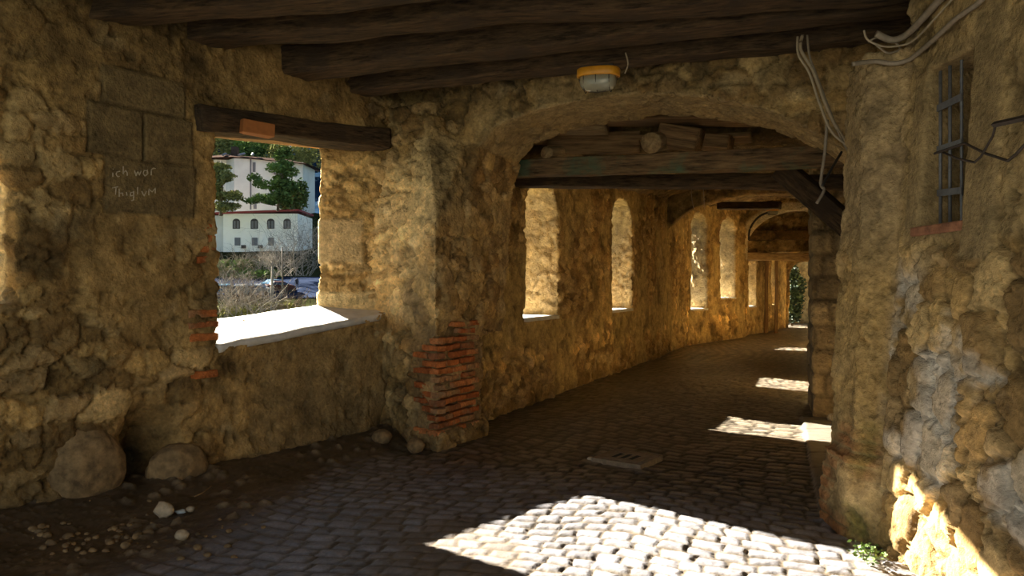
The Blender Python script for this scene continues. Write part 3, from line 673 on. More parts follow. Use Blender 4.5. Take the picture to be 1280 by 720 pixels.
nb(262, 2.5, 4.78, 3.40, 3.36, .24, .30, 3, 'thick weathered ceiling beam with pale lower edge above the window')
nb(368, 2.9, 5.02, 3.34, 3.36, .24, .28, 4, 'blackened split ceiling beam third back from the camera')
nb(448, 3.3, 5.42, 3.36, 3.36, .2, .24, 5, 'thin dark ceiling beam carrying the yellow lamp')
# lintel over the big opening
a = Vector(A(1.80, .12, 2.82)); b = Vector(A(3.90, .12, 2.985))
beam('window_lintel', a, b, .34, .2, M['beam'], 'charred rough timber lintel over the big window opening', 'lintel', k=6, rough=.028)
beam('lintel_board', Vector(A(1.9, .46, 2.835)), Vector(A(3.8, .46, 2.965)), .6, .045, M['plank'], 'thin board under the charred window lintel', 'board', k=7, rough=.008, roundness=.12)
# second bay
e1 = beam('tie_beam', P(594, 214, 8.72), P(1082, 194, 6.85), .2, .20, M['beamg'], 'long tie beam with traces of green paint under the arch', k=8, rough=.012, roundness=.16)
e2 = beam('tie_beam', P(618, 227, 9.3), P(1084, 228, 7.45), .2, .15, M['beam'], 'dark lower tie beam behind the green tinted one', k=9, rough=.014, roundness=.2)
beam('timber_brace', P(978, 212, 7.55), P(1080, 300, 6.95), .2, .21, M['beam'], 'thick dark diagonal timber brace by the right wall', 'brace', k=10, rough=.01, roundness=.14)
beam('ceiling_lintel', P(898, 257, 18.9), P(975, 257, 18.0), .25, .2, M['beam'], 'short timber beam high before the pale arch', k=11, rough=.02)
beam('door_lintel', P(932, 320, 22.95), P(1030, 323, 22.9), .25, .24, M['log'], 'weathered beam closing the foot of the far arch', 'lintel', k=12, rough=.02)
def log_(a, b, r, mat, label, k, group=None):
    return beam('roof_log', a, b, 2*r, 2*r, mat, label, 'log', group, rough=.014, roundness=1.0, k=k, seg=30)
log_(P(815, 179, 7.62), P(870, 168, 8.9), .105, M['log'], 'thick round log end above the middle of the tie beam', 21)
log_(P(684, 191, 8.2), P(745, 190, 9.2), .075, M['log'], 'small round log end left above the tie beam', 22)
log_(P(650, 165, 8.2), P(700, 160, 8.9), .06, M['log'], 'flat pale log end beneath the left arch', 23)
beam('roof_plank', P(686, 161, 8.15), P(758, 161, 7.95), .3, .09, M['log'], 'pale flat plank end under the arch soffit', 'plank', k=24, rough=.008, roundness=.3, seg=20)
beam('roof_plank', P(685, 180, 8.5), P(800, 178, 8.2), .05, .25, M['plank'], 'wide upright board left of the thick log', 'plank', k=25, rough=.006, roundness=.15)
beam('roof_plank', P(826, 168, 7.9), P(875, 176, 7.7), .25, .24, M['plank'], 'squared block right of the thick log', 'plank', k=26, rough=.008, roundness=.2, seg=16)
beam('roof_plank', P(868, 176, 8.0), P(914, 179, 7.8), .25, .16, M['plank'], 'low squared block furthest right on the tie beam', 'plank', k=27, rough=.008, roundness=.2, seg=16)
beam('roof_plank', P(655, 152, 8.4), P(1010, 150, 7.3), .4, .05, M['plank'], 'long dark plank lying under the loft above the logs', 'plank', k=28, rough=.01, roundness=.15)
beam('roof_plank', P(640, 178, 8.9), P(940, 172, 7.9), .35, .06, M['plank'], 'long board behind the log ends', 'plank', k=29, rough=.01, roundness=.15)
for px, y, l in ((957.5, 24.6, 'slim dark wooden post left of its twin in the end passage'), (970, 24.4, 'slim dark wooden post right of its twin in the end passage')):
    x = (px-640)/F*y; beam('wooden_post', (x, y, -.02), (x+.03, y, 3.05), .085, .1, M['plank'], l, 'post', 'posts in the end passage', rough=.01, k=px)
# brick wedged on the lintel
bmx = bmesh.new(); c = P(320.5, 161, 6.0); box(bmx, (0, 0, 0), (.265, .12, .105), None, .008); o = frombm('terracotta_brick', bmx, M['terracotta']); o.location = c; o.rotation_euler = (0.02, .04, angA-.25)
tag(o, 'orange terracotta brick wedged against the charred window lintel', 'brick')

# ================================================================ LAMP
lamp = empty('bulkhead_lamp', P(748, 91, 5.75), (0, .03, -.35)); tag(lamp, 'yellow rimmed caged bulkhead lamp under the ceiling beam', 'lamp')
def oval_ring(a, b, n=40): return [(a*math.copysign(abs(math.cos(t))**.75, math.cos(t)), b*math.copysign(abs(math.sin(t))**.75, math.sin(t))) for t in [2*math.pi*k/n for k in range(n)]]
def loft(bm, rings, cap=True):
    R = [[bm.verts.new(p) for p in r] for r in rings]; n = len(R[0])
    for a, b in zip(R[:-1], R[1:]):
        for k in range(n): bm.faces.new((a[k], a[(k+1) % n], b[(k+1) % n], b[k]))
    if cap: bm.faces.new(R[0]); bm.faces.new(R[-1])
bm = bmesh.new(); loft(bm, [[(x*s, y*s, z) for x, y in oval_ring(.168, .10)] for s, z in ((.94, .03), (1, .022), (1.0, -.03), (.96, -.036), (.9, -.036))]); frombm('lamp_rim', bm, M['yellow'], lamp, True)
bm = bmesh.new(); loft(bm, [[(x*s, y*s, z) for x, y in oval_ring(.145, .085)] for s, z in ((1, -.03), (1, -.07), (.95, -.10), (.84, -.125), (.6, -.14), (.2, -.146))]); frombm('glass_shade', bm, M['frost'], lamp, True)
bm = bmesh.new()
for x in (-.10, 0, .10):
    k = math.sqrt(1-(x/.17)**2); tube(bm, [(x, .092*k*math.cos(t), -.03-.122*math.sin(t)) for t in [math.pi*i/12 for i in range(13)]], .0035, 6)
tube(bm, [(.155*math.cos(t), 0, -.03-.122*math.sin(t)) for t in [math.pi*i/16 for i in range(17)]], .0035, 6); frombm('wire_guard', bm, M['rust'], lamp, True)
bm = bmesh.new(); box(bm, (0, 0, .035), (.26, .13, .03), None, .005); frombm('back_plate', bm, M['rust'], lamp)
bm = bmesh.new(); tube(bm, spline([P(781, 92, 5.7), P(785, 80, 5.68), P(782, 66, 5.7)]), .006, 6); tag(frombm('lamp_cord', bm, M['cable'], None, True), 'thin beige cord rising from the yellow lamp', 'cord')

# ================================================================ CABLES
def cable(name, pts, r, mat, label, cat='cable', group=None, n=8):
    bm = bmesh.new(); tube(bm, spline(pts), r, n); return tag(frombm(name, bm, mat, None, True), label, cat, group)
def PW(l, off=.03, yd=4.3):
    out = []
    for a_, b_ in l:
        h_, n_ = hit(a_, b_, 'wall_right'); out.append(h_+n_*off+Vector((-.01, -.01, 0)) if h_ and h_.y < 4.7 else P(a_, b_, yd))
    return out
def PP(l, y0, y1): return [P(a, b, y0+(y1-y0)*i/(len(l)-1)) for i, (a, b) in enumerate(l)]
g = 'cables hanging from the last ceiling beam'
cable('hanging_cable', PP([(1003, 44), (1001, 62), (1016, 88), (1030, 125), (1045, 158), (1068, 192)], 5.4, 5.3), .012, M['cable'], 'thickest beige cable looping from beam to buttress edge', group=g)
cable('hanging_cable', PP([(997, 46), (998, 68), (1012, 92), (1024, 128), (1040, 165), (1066, 186)], 5.38, 5.25), .009, M['cable'], 'beige cable just inside the thickest loop', group=g)
cable('hanging_cable', PP([(1009, 44), (1012, 70), (1021, 95), (1036, 135), (1051, 172), (1067, 200)], 5.42, 5.28), .008, M['conduit'], 'brown cable on the outer side of the loop', group=g)
cable('hanging_strap', PP([(1034, 150), (1031, 190), (1026, 228), (1030, 238), (1021, 254)], 5.3, 5.2), .011, M['conduit'], 'brown stiff cable end dangling below the green beam', 'cable')
cable('hanging_strap', PP([(1052, 190), (1040, 210), (1028, 232)], 5.4, 5.2), .009, M['dark'], 'short dark cable slanting to the dangling end', 'cable')
cable('conduit_pipe', PP([(1067, 90), (1067, 140), (1069, 196)], 4.95, 4.98), .014, M['conduit'], 'upright conduit pipe on the buttress corner', 'pipe')
cable('conduit_pipe', PW([(1246, -14), (1232, 0), (1205, 24), (1180, 46), (1160, 64), (1140, 76), (1120, 80), (1095, 82), (1066, 80)], .03, 4.35), .0135, M['conduit'], 'long thin conduit sweeping down to the buttress top', 'pipe')
cable('conduit_pipe', PW([(1200, -14), (1185, 0), (1162, 22), (1140, 40), (1115, 50), (1095, 42)], .035, 4.35), .02, M['conduit'], 'thick ribbed conduit in the top right corner', 'pipe')
cable('loose_wire', PW([(1196, 0), (1170, 28), (1150, 47), (1130, 56), (1105, 58), (1085, 50), (1080, 38)], .02, 4.3), .006, M['cable'], 'thin pale wire curling below the thick ribbed conduit', 'wire')
cable('loose_wire', PP([(1085, 52), (1105, 45), (1125, 60), (1110, 66), (1095, 56)], 4.4, 4.3), .006, M['conduit'], 'small coil of brown wire beside the thick conduit', 'wire')
cable('arch_wire', PP([(936, 300), (938, 285), (950, 270), (972, 262)], 22.1, 22.1), .03, M['dark'], 'dark wire following the far pale arch', 'wire')
far = empty('bulkhead_lamp', P(966, 264, 21.9)); tag(far, 'tiny orange rimmed lamp under the far pale arch', 'lamp')
bm = bmesh.new(); box(bm, (0, 0, .05), (.30, .2, .07), None, .01); frombm('lamp_rim', bm, M['yellow'], far)
bm = bmesh.new(); box(bm, (0, 0, -.05), (.26, .18, .12), None, .03); frombm('glass_shade', bm, M['frost'], far)
for a, b in ((864, 868), (879, 881)):
    cable('thin_wire', PP([(a, 232), (a+1, 250), (b, 262)], 12, 12), .006, M['cable'], 'pale wire hanging behind the tie beams, %s' % ('left of the pair' if a == 864 else 'right of the pair'), 'wire')

# ================================================================ BARRED WINDOW on the right
win = empty('window_1', (2.55, 3.84, 1.8)); win['kind'] = 'structure'
def wbox(name, c, s, mat, parent, bev=.004):
    bm = bmesh.new(); box(bm, (0, 0, 0), s, None, bev); o = frombm(name, bm, mat, parent); o.location = Vector(c)-(parent.location if parent else Vector()); return o
for y in (3.66, 4.04): wbox('window_frame', (2.56, y, 2.25), (.05, .07, .92), M['log'], win)
for z in (1.83, 2.67, 2.03): wbox('window_frame', (2.56, 3.85, z), (.05, .42, .05), M['log'], win)
wbox('window_pane', (2.58, 3.85, 2.25), (.008, .42, .88), M['wglass'], win)
wbox('dark_backing', (2.80, 3.85, 2.25), (.05, .6, 1.1), M['darkroom'], win)
bm = bmesh.new(); box(bm, (0, 0, 0), (.34, .46, .05), Matrix.Rotation(.05, 3, 'Y'), .01); o = frombm('brick_sill', bm, M['brick'], win); o.location = Vector((2.365, 3.85, 1.80))-win.location
gr = empty('window_grille', (2.345, 3.85, 1.8)); tag(gr, 'grey iron window grille of upright rods and flat straps in right wall', 'grille')
def gpt(px, py): x = 2.345; y = x*F/(px-640); return P(px, py, y)
for px in (1175.5, 1187.5, 1202):
    bm = bmesh.new(); p = gpt(px, 200); o0 = gr.location
    n = 30 if px > 1200 else 2; pts = [Vector((p.x, p.y, 1.81+.92*i/n))-o0 for i in range(n+1)]
    tube(bm, pts, [(.009 if i % 2 else .0072) for i in range(n+1)] if n > 2 else .009, 8); frombm('upright_rod', bm, M['iron'], gr, True)
for y1_, y2_ in ((143, 121), (192, 178), (243, 238)):
    bm = bmesh.new(); a = gpt(1160, y1_)-gr.location; b = gpt(1206, y2_)-gr.location; a.x -= .012; b.x -= .012
    v = [a+Vector((0, 0, -.018)), b+Vector((0, 0, -.018)), b+Vector((0, 0, .018)), a+Vector((0, 0, .018))]; v2 = [q+Vector((-.008, 0, 0)) for q in v]
    hexa(bm, [*v, *v2]); frombm('flat_strap', bm, M['iron'], gr)
br = empty('iron_bracket', P(1262, 153, 3.05)); tag(br, 'dark bent iron rod bracket reaching across the barred window', 'bracket')
def brod(name, l, y0, y1, r):
    bm = bmesh.new(); tube(bm, [p-br.location for p in PP(l, y0, y1)], r, 8); frombm(name, bm, M['rust'], br, True)
brod('bent_rod', [(1168, 192), (1206, 179), (1232, 192), (1260, 201), (1270, 193), (1300, 160)], 3.62, 2.85, .0065)
brod('bent_rod', [(1178, 190), (1196, 198), (1218, 203), (1226, 196), (1241, 170), (1244, 158)], 3.60, 3.15, .0055)
bm = bmesh.new(); tube(bm, [p-br.location for p in PP([(1242, 156), (1300, 143)], 3.15, 2.9)], .013, 4); frombm('angle_bar', bm, M['rust'], br)

# ================================================================ SCRATCHED WRITING (part of the wall)
def strokes():
    L = []
    def add(x, y, pl, s=1): L.append([(x+a*s, y+b*s) for a, b in pl])
    x, y = 141, 221
    add(x, y, [(0, 0), (0, -7)]); add(x, y, [(0, -9.5), (.6, -10.2)])
    add(x+4, y, [(5, -7), (1, -6), (0, -3), (2, 0), (5, -1)]); add(x+13, y, [(0, -13), (0, 0)]); add(x+13, y, [(0, -5), (3, -8), (5, -5), (5, 0)])
    add(x+27, y-1, [(0, -7), (2, 0), (4, -6), (6, -1), (9, -8)]); add(x+38, y-1, [(5, -7), (1, -7), (0, -3), (2, 0), (5, -2), (5, -8), (6, -1)]); add(x+48, y-2, [(0, 0), (0, -7), (3, -9), (6, -8)])
    y = 246
    add(x-1, y, [(0, -11), (10, -13)]); add(x+4, y, [(0, -11), (-1, 0)]); add(x+8, y, [(0, -10), (0, 0), (0, -4), (4, -5), (5, 0)]); add(x+17, y, [(0, -6), (1, 0)])
    add(x+21, y, [(5, -6), (1, -5), (1, -1), (5, -2), (5, -7), (5, 4), (1, 5)]); add(x+31, y, [(0, -12), (0, 0)]); add(x+36, y-1, [(0, -6), (3, 0), (7, -8)]); add(x+45, y-2, [(0, 0), (0, -8), (4, -4), (8, -9), (8, 0)])
    return L
bm = bmesh.new()
for st in strokes():
    pts = []
    for (ax, ay), (bx, by) in zip(st[:-1], st[1:]):
        for k in range(4):
            t = k/4; h_, n_ = hit(ax+(bx-ax)*t, ay+(by-ay)*t, 'wall_left')
            if h_: pts.append(h_+n_*.001)
    if len(pts) > 1: tube(bm, pts, .0038, 5)
frombm('scratched_writing', bm, M['white'], wl)['label'] = 'pale handwriting scratched into the dressed block, reading ich war'

# ================================================================ STONES AND LITTER
def rock(name, loc, size, mat, k, label=None, cat='stone', group=None, sub=3, rot=0, rough=.22, squash=(1, 1, 1)):
    bm = bmesh.new(); bmesh.ops.create_icosphere(bm, subdivisions=sub, radius=1)
    me = bpy.data.meshes.new(name); bm.to_mesh(me); bm.free(); n = len(me.vertices)
    co = np.empty(n*3); me.vertices.foreach_get('co', co); co = co.reshape(-1, 3)
    f1, f2, a, b = voro(co*1.1+k*7.3, k); co *= (1+rough*(fbm(co+k*3.3, 1.2, 3, k))+rough*.5*(f1-.5)+.03*fbm(co, 6, 2, k))[:,None]
    co *= np.array(size); me.vertices.foreach_set('co', co.ravel()); me.update(); me.polygons.foreach_set('use_smooth', [True]*len(me.polygons))
    o = link(name, me, mat); o.location = loc; o.rotation_euler = (0, 0, rot)
    if label: tag(o, label, cat, group)
    return o
b1, _ = hit(112, 585, 'wall_left'); b2, _ = hit(222, 590, 'wall_left')
rock('boulder', Vector(A(1.02, .03, .27)), (.25, .15, .29), M['boulder'], 3, 'big rounded boulder bulging from the foot of the left wall', 'boulder', sub=5, rot=angA, rough=.12)
rock('boulder', Vector(A(1.64, -.03, .13)), (.22, .14, .21), M['boulder'], 5, 'dark half buried boulder beside the hollow in the left wall', 'boulder', sub=5, rot=angA, rough=.15)
rock('pale_stone', fpt(205, 650)+Vector((0, 0, .045)), (.06, .045, .05), M['palestone'], 7, 'palest fist sized stone on the earth by the dark boulder', rough=.6)
rock('small_stone', fpt(238, 645)+Vector((0, 0, .015)), (.028, .025, .02), M['stone'], 8, 'little brown stone right of the pale one')
rock('small_stone', fpt(227, 682)+Vector((0, 0, .03)), (.04, .03, .03), M['stone'], 9, 'angular tan stone lying alone on the bare earth')
rock('litter_scrap', fpt(226, 646)+Vector((0, 0, .012)), (.035, .03, .014), M['paleblue'], 10, 'scrap of pale blue plastic litter beside the pale stone', 'litter', rough=.5)
bm = bmesh.new(); tube(bm, spline([fpt(243, 632)+Vector((0, 0, .04)), fpt(254, 628)+Vector((0, 0, .05)), fpt(264, 621)+Vector((0, 0, .05))]), .004, 6); tag(frombm('dry_twig', bm, M['log'], None, True), 'thin pale twig on the earth by the boulder', 'twig')
gl_ = 'lumps of rubble heaped at the foot of the left wall'
for i in range(90):
    px = random.uniform(40, 190); py = random.gauss(672, 12)+.05*(190-px)
    if i > 60: px = random.uniform(150, 330); py = random.uniform(645, 700)
    s = random.uniform(.008, .03)*random.uniform(.6, 1.1); p = fpt(px, py)
    rock('rubble_lump', p+Vector((0, 0, s*.2)), (s*1.2, s, s*.8), M['boulder'] if i % 3 else M['rubble'], 20+i, 'small brown rubble lump in the heap at the left wall foot', 'stone', gl_, sub=2, rot=random.uniform(0, 6))
rock('small_stone', P(738, 577, 1386/217.)+Vector((0, 0, .025)), (.028, .022, .018), M['palestone'], 90, 'small white pebble at the left corner of the drain cover')
rock('small_stone', P(1040, 522, 8.2), (.05, .05, .05), M['stone'], 91, 'stone at the foot of the far ashlar pier')
for i, (px, py) in enumerate(((505, 548), (478, 560), (462, 540), (520, 566))):
    rock('foot_stone', fpt(px, py)+Vector((0, 0, .05)), (.09, .08, .07), M['boulder'], 95+i, ['dark stone in the corner between parapet and brick pier', 'low dark stone furthest out at the parapet corner', 'dark stone tight against the parapet end', 'rounded stone at the foot of the brick pier'][i], 'stone', rough=.2)

# drain cover
dr_ = empty('drain_cover', fpt(784, 578)+Vector((0, 0, .02)), (0, 0, -.62)); tag(dr_, 'square stone drain cover with slots set in the cobbles', 'drain cover')
bm = bmesh.new(); Wd, Dd = .46, .44
for s in (-1, 1): box(bm, (0, s*(Dd/2-.03), 0), (Wd, .06, .05), None, .004); box(bm, (s*(Wd/2-.03), 0, 0), (.06, Dd-.12, .05), None, .004)
frombm('cover_frame', bm, M['grate'], dr_)
bm = bmesh.new(); w_ = Wd-.14
box(bm, (0, -.125, .004), (w_, .06, .045), None, .003); box(bm, (0, .125, .004), (w_, .06, .045), None, .003)
for a, b in ((-.16, -.115), (-.065, -.035), (.015, .045), (.095, .16)): box(bm, ((a+b)/2, 0, .004), (b-a, .19, .045), None, .003)
frombm('slotted_plate', bm, M['grate'], dr_)
bm = bmesh.new(); box(bm, (0, 0, .016), (w_-.01, .2, .012)); frombm('slot_shade', bm, M['darkroom'], dr_)  # dark slab just under the plate stands in for shade in the slots

# weeds at the buttress foot
for i, (px, py) in enumerate(((1078, 698), (1092, 704), (1084, 712))):
    c = fpt(px, py); V_ = []; Fa = []
    for k in range(60):
        a = random.uniform(0, 6.28); r = random.uniform(0, .07); h = random.uniform(.01, .07); p = c+Vector((r*math.cos(a), r*math.sin(a), h)); s = random.uniform(.008, .016)
        u = Vector((random.gauss(0, 1), random.gauss(0, 1), random.gauss(0, .5))).normalized(); w = u.cross(Vector((random.gauss(0, 1), random.gauss(0, 1), 1))).normalized()
        n = len(V_); V_ += [p-u*s, p+w*s*.6, p+u*s, p-w*s*.6]; Fa.append((n, n+1, n+2, n+3))
    tag(frompy('weed_tuft', V_, Fa, M['leaf'], smooth=False), ['green weed tuft at the buttress foot, left of three', 'green weed tuft against the wall below the buttress', 'green weed tuft nearest the bottom edge'][i], 'weed')

# ================================================================ OUTSIDE
def tz(x, y):
    return np.interp(y, [10, 25, 70, 97, 119, 121, 136, 150, 165, 200, 300, 460, 700], [-7, -10, -7, .2, 3.2, 3.6, 8.4, 10, 17, 24, 62, 125, 190])
gx = np.linspace(-190, 60, 130); gy = np.linspace(14, 620, 260); X, Y = np.meshgrid(gx, gy); p = np.stack([X.ravel(), Y.ravel(), np.zeros(X.size)], 1)
Z = tz(p[:,0], p[:,1])+fbm(p, .03, 4, 3)*np.interp(p[:,1], [90, 119, 125, 200, 400], [0, 0, .6, 4, 26]); p[:,2] = Z
nu = len(gx); f = [(j*nu+i, j*nu+i+1, (j+1)*nu+i+1, (j+1)*nu+i) for j in range(len(gy)-1) for i in range(nu-1)]
cy = np.array([gy[q[0]//nu] for q in f]); fh = [q for q, y in zip(f, cy) if y > 172]; fg = [q for q, y in zip(f, cy) if y <= 172]
tag(frompy('ground', p, fg, M['grass']), kind='structure'); tag(frompy('hillside', p, fh, M['hill']), kind='structure')
bm = bmesh.new(); hexa(bm, [(-90, 97, .1), (-10, 97, .1), (-10, 119, 3.1), (-90, 119, 3.1), (-90, 97, .28), (-10, 97, .28), (-10, 119, 3.3), (-90, 119, 3.3)]); tag(frombm('road', bm, M['asphalt']), kind='structure')
def wallbox(name, x0, x1, y0, y1, z0, z1, mat, parent):
    bm = bmesh.new(); box(bm, ((x0+x1)/2, (y0+y1)/2, (z0+z1)/2), (x1-x0, y1-y0, z1-z0)); return frombm(name, bm, mat, parent)
def X_(px, y): return (px-640)/F*y
def Z_(py, y): return EYE+(360-py)/F*y
# low white building with arched windows
y = 136; b1 = empty('building', (X_(320, y), y, Z_(315, y))); tag(b1, 'low white building with arched windows and red roof edge behind the car park', 'building')
def rel(o, par): o.location = -Vector(par.location); return o
rel(wallbox('wall', X_(279, y), X_(372, y), y, y+10, Z_(322, y), Z_(267, y), M['facade'], b1), b1)
rel(wallbox('side_wing', X_(240, y), X_(279.5, y), y+.6, y+10, Z_(324, y), Z_(269, y), M['facade2'], b1), b1)
bm = bmesh.new(); hexa(bm, [(X_(240, y), y-.3, Z_(269, y)), (X_(374, y), y-.3, Z_(264, y)), (X_(374, y), y+10, Z_(264, y)), (X_(240, y), y+10, Z_(269, y)), (X_(240, y), y-.3, Z_(266.5, y)), (X_(374, y), y-.3, Z_(261.5, y)), (X_(374, y), y+10, Z_(261.5, y)), (X_(240, y), y+10, Z_(266.5, y))])
rel(frombm('roof_edge', bm, M['redtrim'], b1), b1)
for px in (295.5, 318, 338.5, 359):
    w = 4.6/F*y; yc = y-.05; bm = bmesh.new(); x = X_(px, y); zb_, zt = Z_(286, y), Z_(277, y)
    pts = [(x-w, zb_), (x+w, zb_)]+[(x+w*math.cos(t), zt+w*.8*math.sin(t)) for t in [math.pi*k/10 for k in range(11)]]
    vs = [bm.verts.new((a, yc, b)) for a, b in pts]; vb = [bm.verts.new((a, yc+.2, b)) for a, b in pts]; bm.faces.new(vs); bm.faces.new(vb[::-1])
    for i in range(len(vs)): bm.faces.new((vs[i], vs[(i+1) % len(vs)], vb[(i+1) % len(vs)], vb[i]))
    wo = rel(frombm('arched_window', bm, M['wframe'], b1), b1)
    for s in (-1, 1): o = wallbox('pane', x+s*w*.45-w*.3, x+s*w*.45+w*.3, yc-.08, yc-.03, zb_+.12, zt+.1, M['shutter'], wo)
for px in (297, 318.5, 339): rel(wallbox('window', X_(px-3.6, y), X_(px+3.6, y), y-.06, y+.1, Z_(307, y), Z_(297, y), M['shutter'], b1), b1)
for px in (305, 326): rel(wallbox('air_conditioner', X_(px-2.5, y), X_(px+2.5, y), y-.5, y+.1, Z_(310.5, y), Z_(306.5, y), M['wframe'], b1), b1)
# tall house behind
y = 160; b2 = empty('building', (X_(310, y), y, Z_(262, y))); tag(b2, 'tall pale house with brown tiled roof above the arched window building', 'building')
rel(wallbox('wall', X_(240, y), X_(298, y), y+2, y+14, Z_(275, y), Z_(197, y), M['facade2'], b2), b2)
bm = bmesh.new(); prism(bm, [(X_(278, y), y+2), (X_(296, y), y-1.5), (X_(316, y), y), (X_(372, y), y+4), (X_(372, y), y+14), (X_(278, y), y+14)], Z_(275, y), Z_(199, y)); rel(frombm('wall', bm, M['facade2'], b2), b2)
bm = bmesh.new(); A_ = [(X_(236, y), y+.5, Z_(197, y)), (X_(296, y), y-2.2, Z_(198, y)), (X_(380, y), y+2.5, Z_(202, y)), (X_(382, y), y+15, Z_(200, y)), (X_(236, y), y+15, Z_(196, y))]
top = [(X_(262, y), y+8, Z_(185, y)), (X_(340, y), y+8, Z_(190.5, y))]
v = [bm.verts.new(q) for q in A_]; tv = [bm.verts.new(q) for q in top]
for q in ((v[0], v[1], tv[0]), (v[1], v[2], tv[1], tv[0]), (v[2], v[3], tv[1]), (v[3], v[4], tv[0], tv[1]), (v[4], v[0], tv[0])): bm.faces.new(q)
bm.faces.new(v[::-1]); rel(frombm('roof', bm, M['roof'], b2), b2)
for a, b in ((270, 281), (294, 301), (305, 318)):
    bm = bmesh.new(); tube(bm, [(X_(a, y), y+5.5, Z_(188, y)+.3), (X_(b, y), y-1.2, Z_(197, y)+.35)], .28, 4); rel(frombm('roof_ridge', bm, M['shutter'], b2), b2)
bm = bmesh.new(); box(bm, (X_(283, y), y+5, Z_(187, y)), (1.3, 1.3, 3)); rel(frombm('chimney', bm, M['roof'], b2), b2)
for px, py, w, h in ((270, 210, 4.5, 5), (317.5, 209, 1.6, 6), (318.5, 255, 1.6, 6), (345, 212, 3, 5)): rel(wallbox('window', X_(px-w, y), X_(px+w, y), y+1.7 if px < 290 else y-.1, y+2.4, Z_(py+h, y), Z_(py-h, y), M['shutter'], b2), b2)
bm = bmesh.new(); tube(bm, [(X_(314, y), y-.3, Z_(262, y)), (X_(314, y), y-.3, Z_(199, y))], .16, 6); rel(frombm('drainpipe', bm, M['shutter'], b2), b2)
y = 330; b3 = empty('building', (X_(302, y), y, Z_(180, y))); tag(b3, 'distant pale house high on the blue hillside', 'building')
rel(wallbox('wall', X_(300, y), X_(306, y), y, y+8, Z_(200, y), Z_(176, y), M['facade2'], b3), b3); rel(wallbox('roof', X_(299, y), X_(307, y), y-1, y+9, Z_(176, y), Z_(174, y), M['roof'], b3), b3)

def leafcloud(blobs, n, size, flat=.6):
    V_ = []; Fa = []
    tot = sum(b[1]*b[2] for b in blobs)
    for c, rx_, rz in blobs:
        for k in range(max(8, int(n*rx_*rz/tot))):
            u = np.random.default_rng(len(V_)).normal(size=3); u /= np.linalg.norm(u); r = random.random()**.45
            p = Vector(c)+Vector((u[0]*rx_*r, u[1]*rx_*r, u[2]*rz*r)); s = size*random.uniform(.6, 1.4)
            a = Vector((random.gauss(0, 1), random.gauss(0, 1), random.gauss(0, flat))).normalized(); b = a.cross(Vector((random.gauss(0, 1), random.gauss(0, 1), random.gauss(0, 1)))).normalized()
            m = len(V_); V_ += [p-a*s, p-b*s*.5, p+a*s, p+b*s*.5]; Fa.append((m, m+1, m+2, m+3))
    return V_, Fa
def pine(px, pyb, y, h, spread, label, mat, lean=0, seed=1, blobs=None):
    random.seed(seed); base = P(px, pyb, y); t = empty('pine_tree', base); tag(t, label, 'tree', 'pines before the tall house')
    bm = bmesh.new(); tp = Vector((lean, 0, h)); tube(bm, [Vector(), tp*.5+Vector((.2, 0, 0)), tp], [.28, .2, .06], 7)
    bl = []
    for k in range(26):
        z = h*random.uniform(.12, .98); a = random.uniform(0, 6.28); r = spread*(1.05-z/h)**.6*random.uniform(.35, 1)
        q = tp*(z/h)+Vector((r*math.cos(a), r*math.sin(a), random.uniform(0, .5)))
        tube(bm, [tp*(z/h)*.97, q], [.09, .03], 5); bl.append((q, random.uniform(.8, 1.5), random.uniform(.35, .7))); bl.append(((tp*(z/h)+q)/2, .9, .45))
    for q in blobs or []: v_ = P(q[0], q[1], y)-base; bl.append((v_, q[2], q[3])); tube(bm, [tp*.5*(v_.z/h), v_], [.1, .04], 5)
    frombm('trunk', bm, M['bark'], t, True); v_, f_ = leafcloud(bl, 9000, .26); frompy('needles', v_, f_, mat, t, False)
pine(276, 270, 130, 9.8, 3.4, 'yellowish pine tree left of the tall house corner', M['pine2'], seed=3, blobs=[(268, 240, 2, 1.2), (290, 247, 2.2, .6), (272, 218, 1.2, .8), (262, 226, 1.6, 1), (280, 258, 2.4, 1)])
pine(347, 264, 131, 10.6, 3.8, 'dark green pine tree with a long low bough before the tall house', M['pine'], lean=1.2, seed=5, blobs=[(318, 222, 1.4, .8), (328, 230, 1.8, .8), (314, 251, 1.6, .6), (330, 247, 2.2, .8), (345, 210, 2, 1), (362, 215, 1.8, 1), (360, 235, 2.2, 1.4), (350, 196, 1.2, .8)])
random.seed(11)
def bush(px, py, y, h, w, n, mat, label, name='bare_bush', cat='bush', group='bare bushes below the window', trunk=0, up=.5):
    base = P(px, py, y); bm = bmesh.new()
    def br_(p, d, L, r, dep):
        pts = [p]; q = p
        for k in range(3): d = (d+Vector((random.gauss(0, .22), random.gauss(0, .22), random.gauss(0, .18)))).normalized(); q = q+d*L/3; pts.append(q)
        tube(bm, pts, [r, r*.8, r*.6, r*.4], 3, False)
        if dep:
            for k in range(3): br_(pts[random.randint(1, 3)], (d+Vector((random.gauss(0, .6), random.gauss(0, .6), random.gauss(.1, .45)))).normalized(), L*.6, r*.55, dep-1)
    if trunk: tube(bm, [Vector(), (0.05, 0, trunk)], [.2, .14], 7)
    for k in range(n):
        a = random.uniform(0, 6.28); d = Vector((math.cos(a)*random.uniform(.2, 1), math.sin(a)*.6, up+random.uniform(0, .6))).normalized()
        st = Vector((0, 0, trunk)) if trunk else Vector((random.uniform(-w, w), random.uniform(-1, 1), 0)); br_(st, d, h*random.uniform(.5, .8), .045 if y > 60 else .012, 2)
    me = bpy.data.meshes.new(name); bm.to_mesh(me); bm.free(); o = link(name, me, mat); o.location = base; tag(o, label, cat, group if not trunk else None); return o
bush(340, 374, 96, 3.2, 0, 16, M['twigw'], 'bare pollarded tree with pale trunk among the parked cars', 'bare_tree', 'tree', trunk=4.3, up=.2)
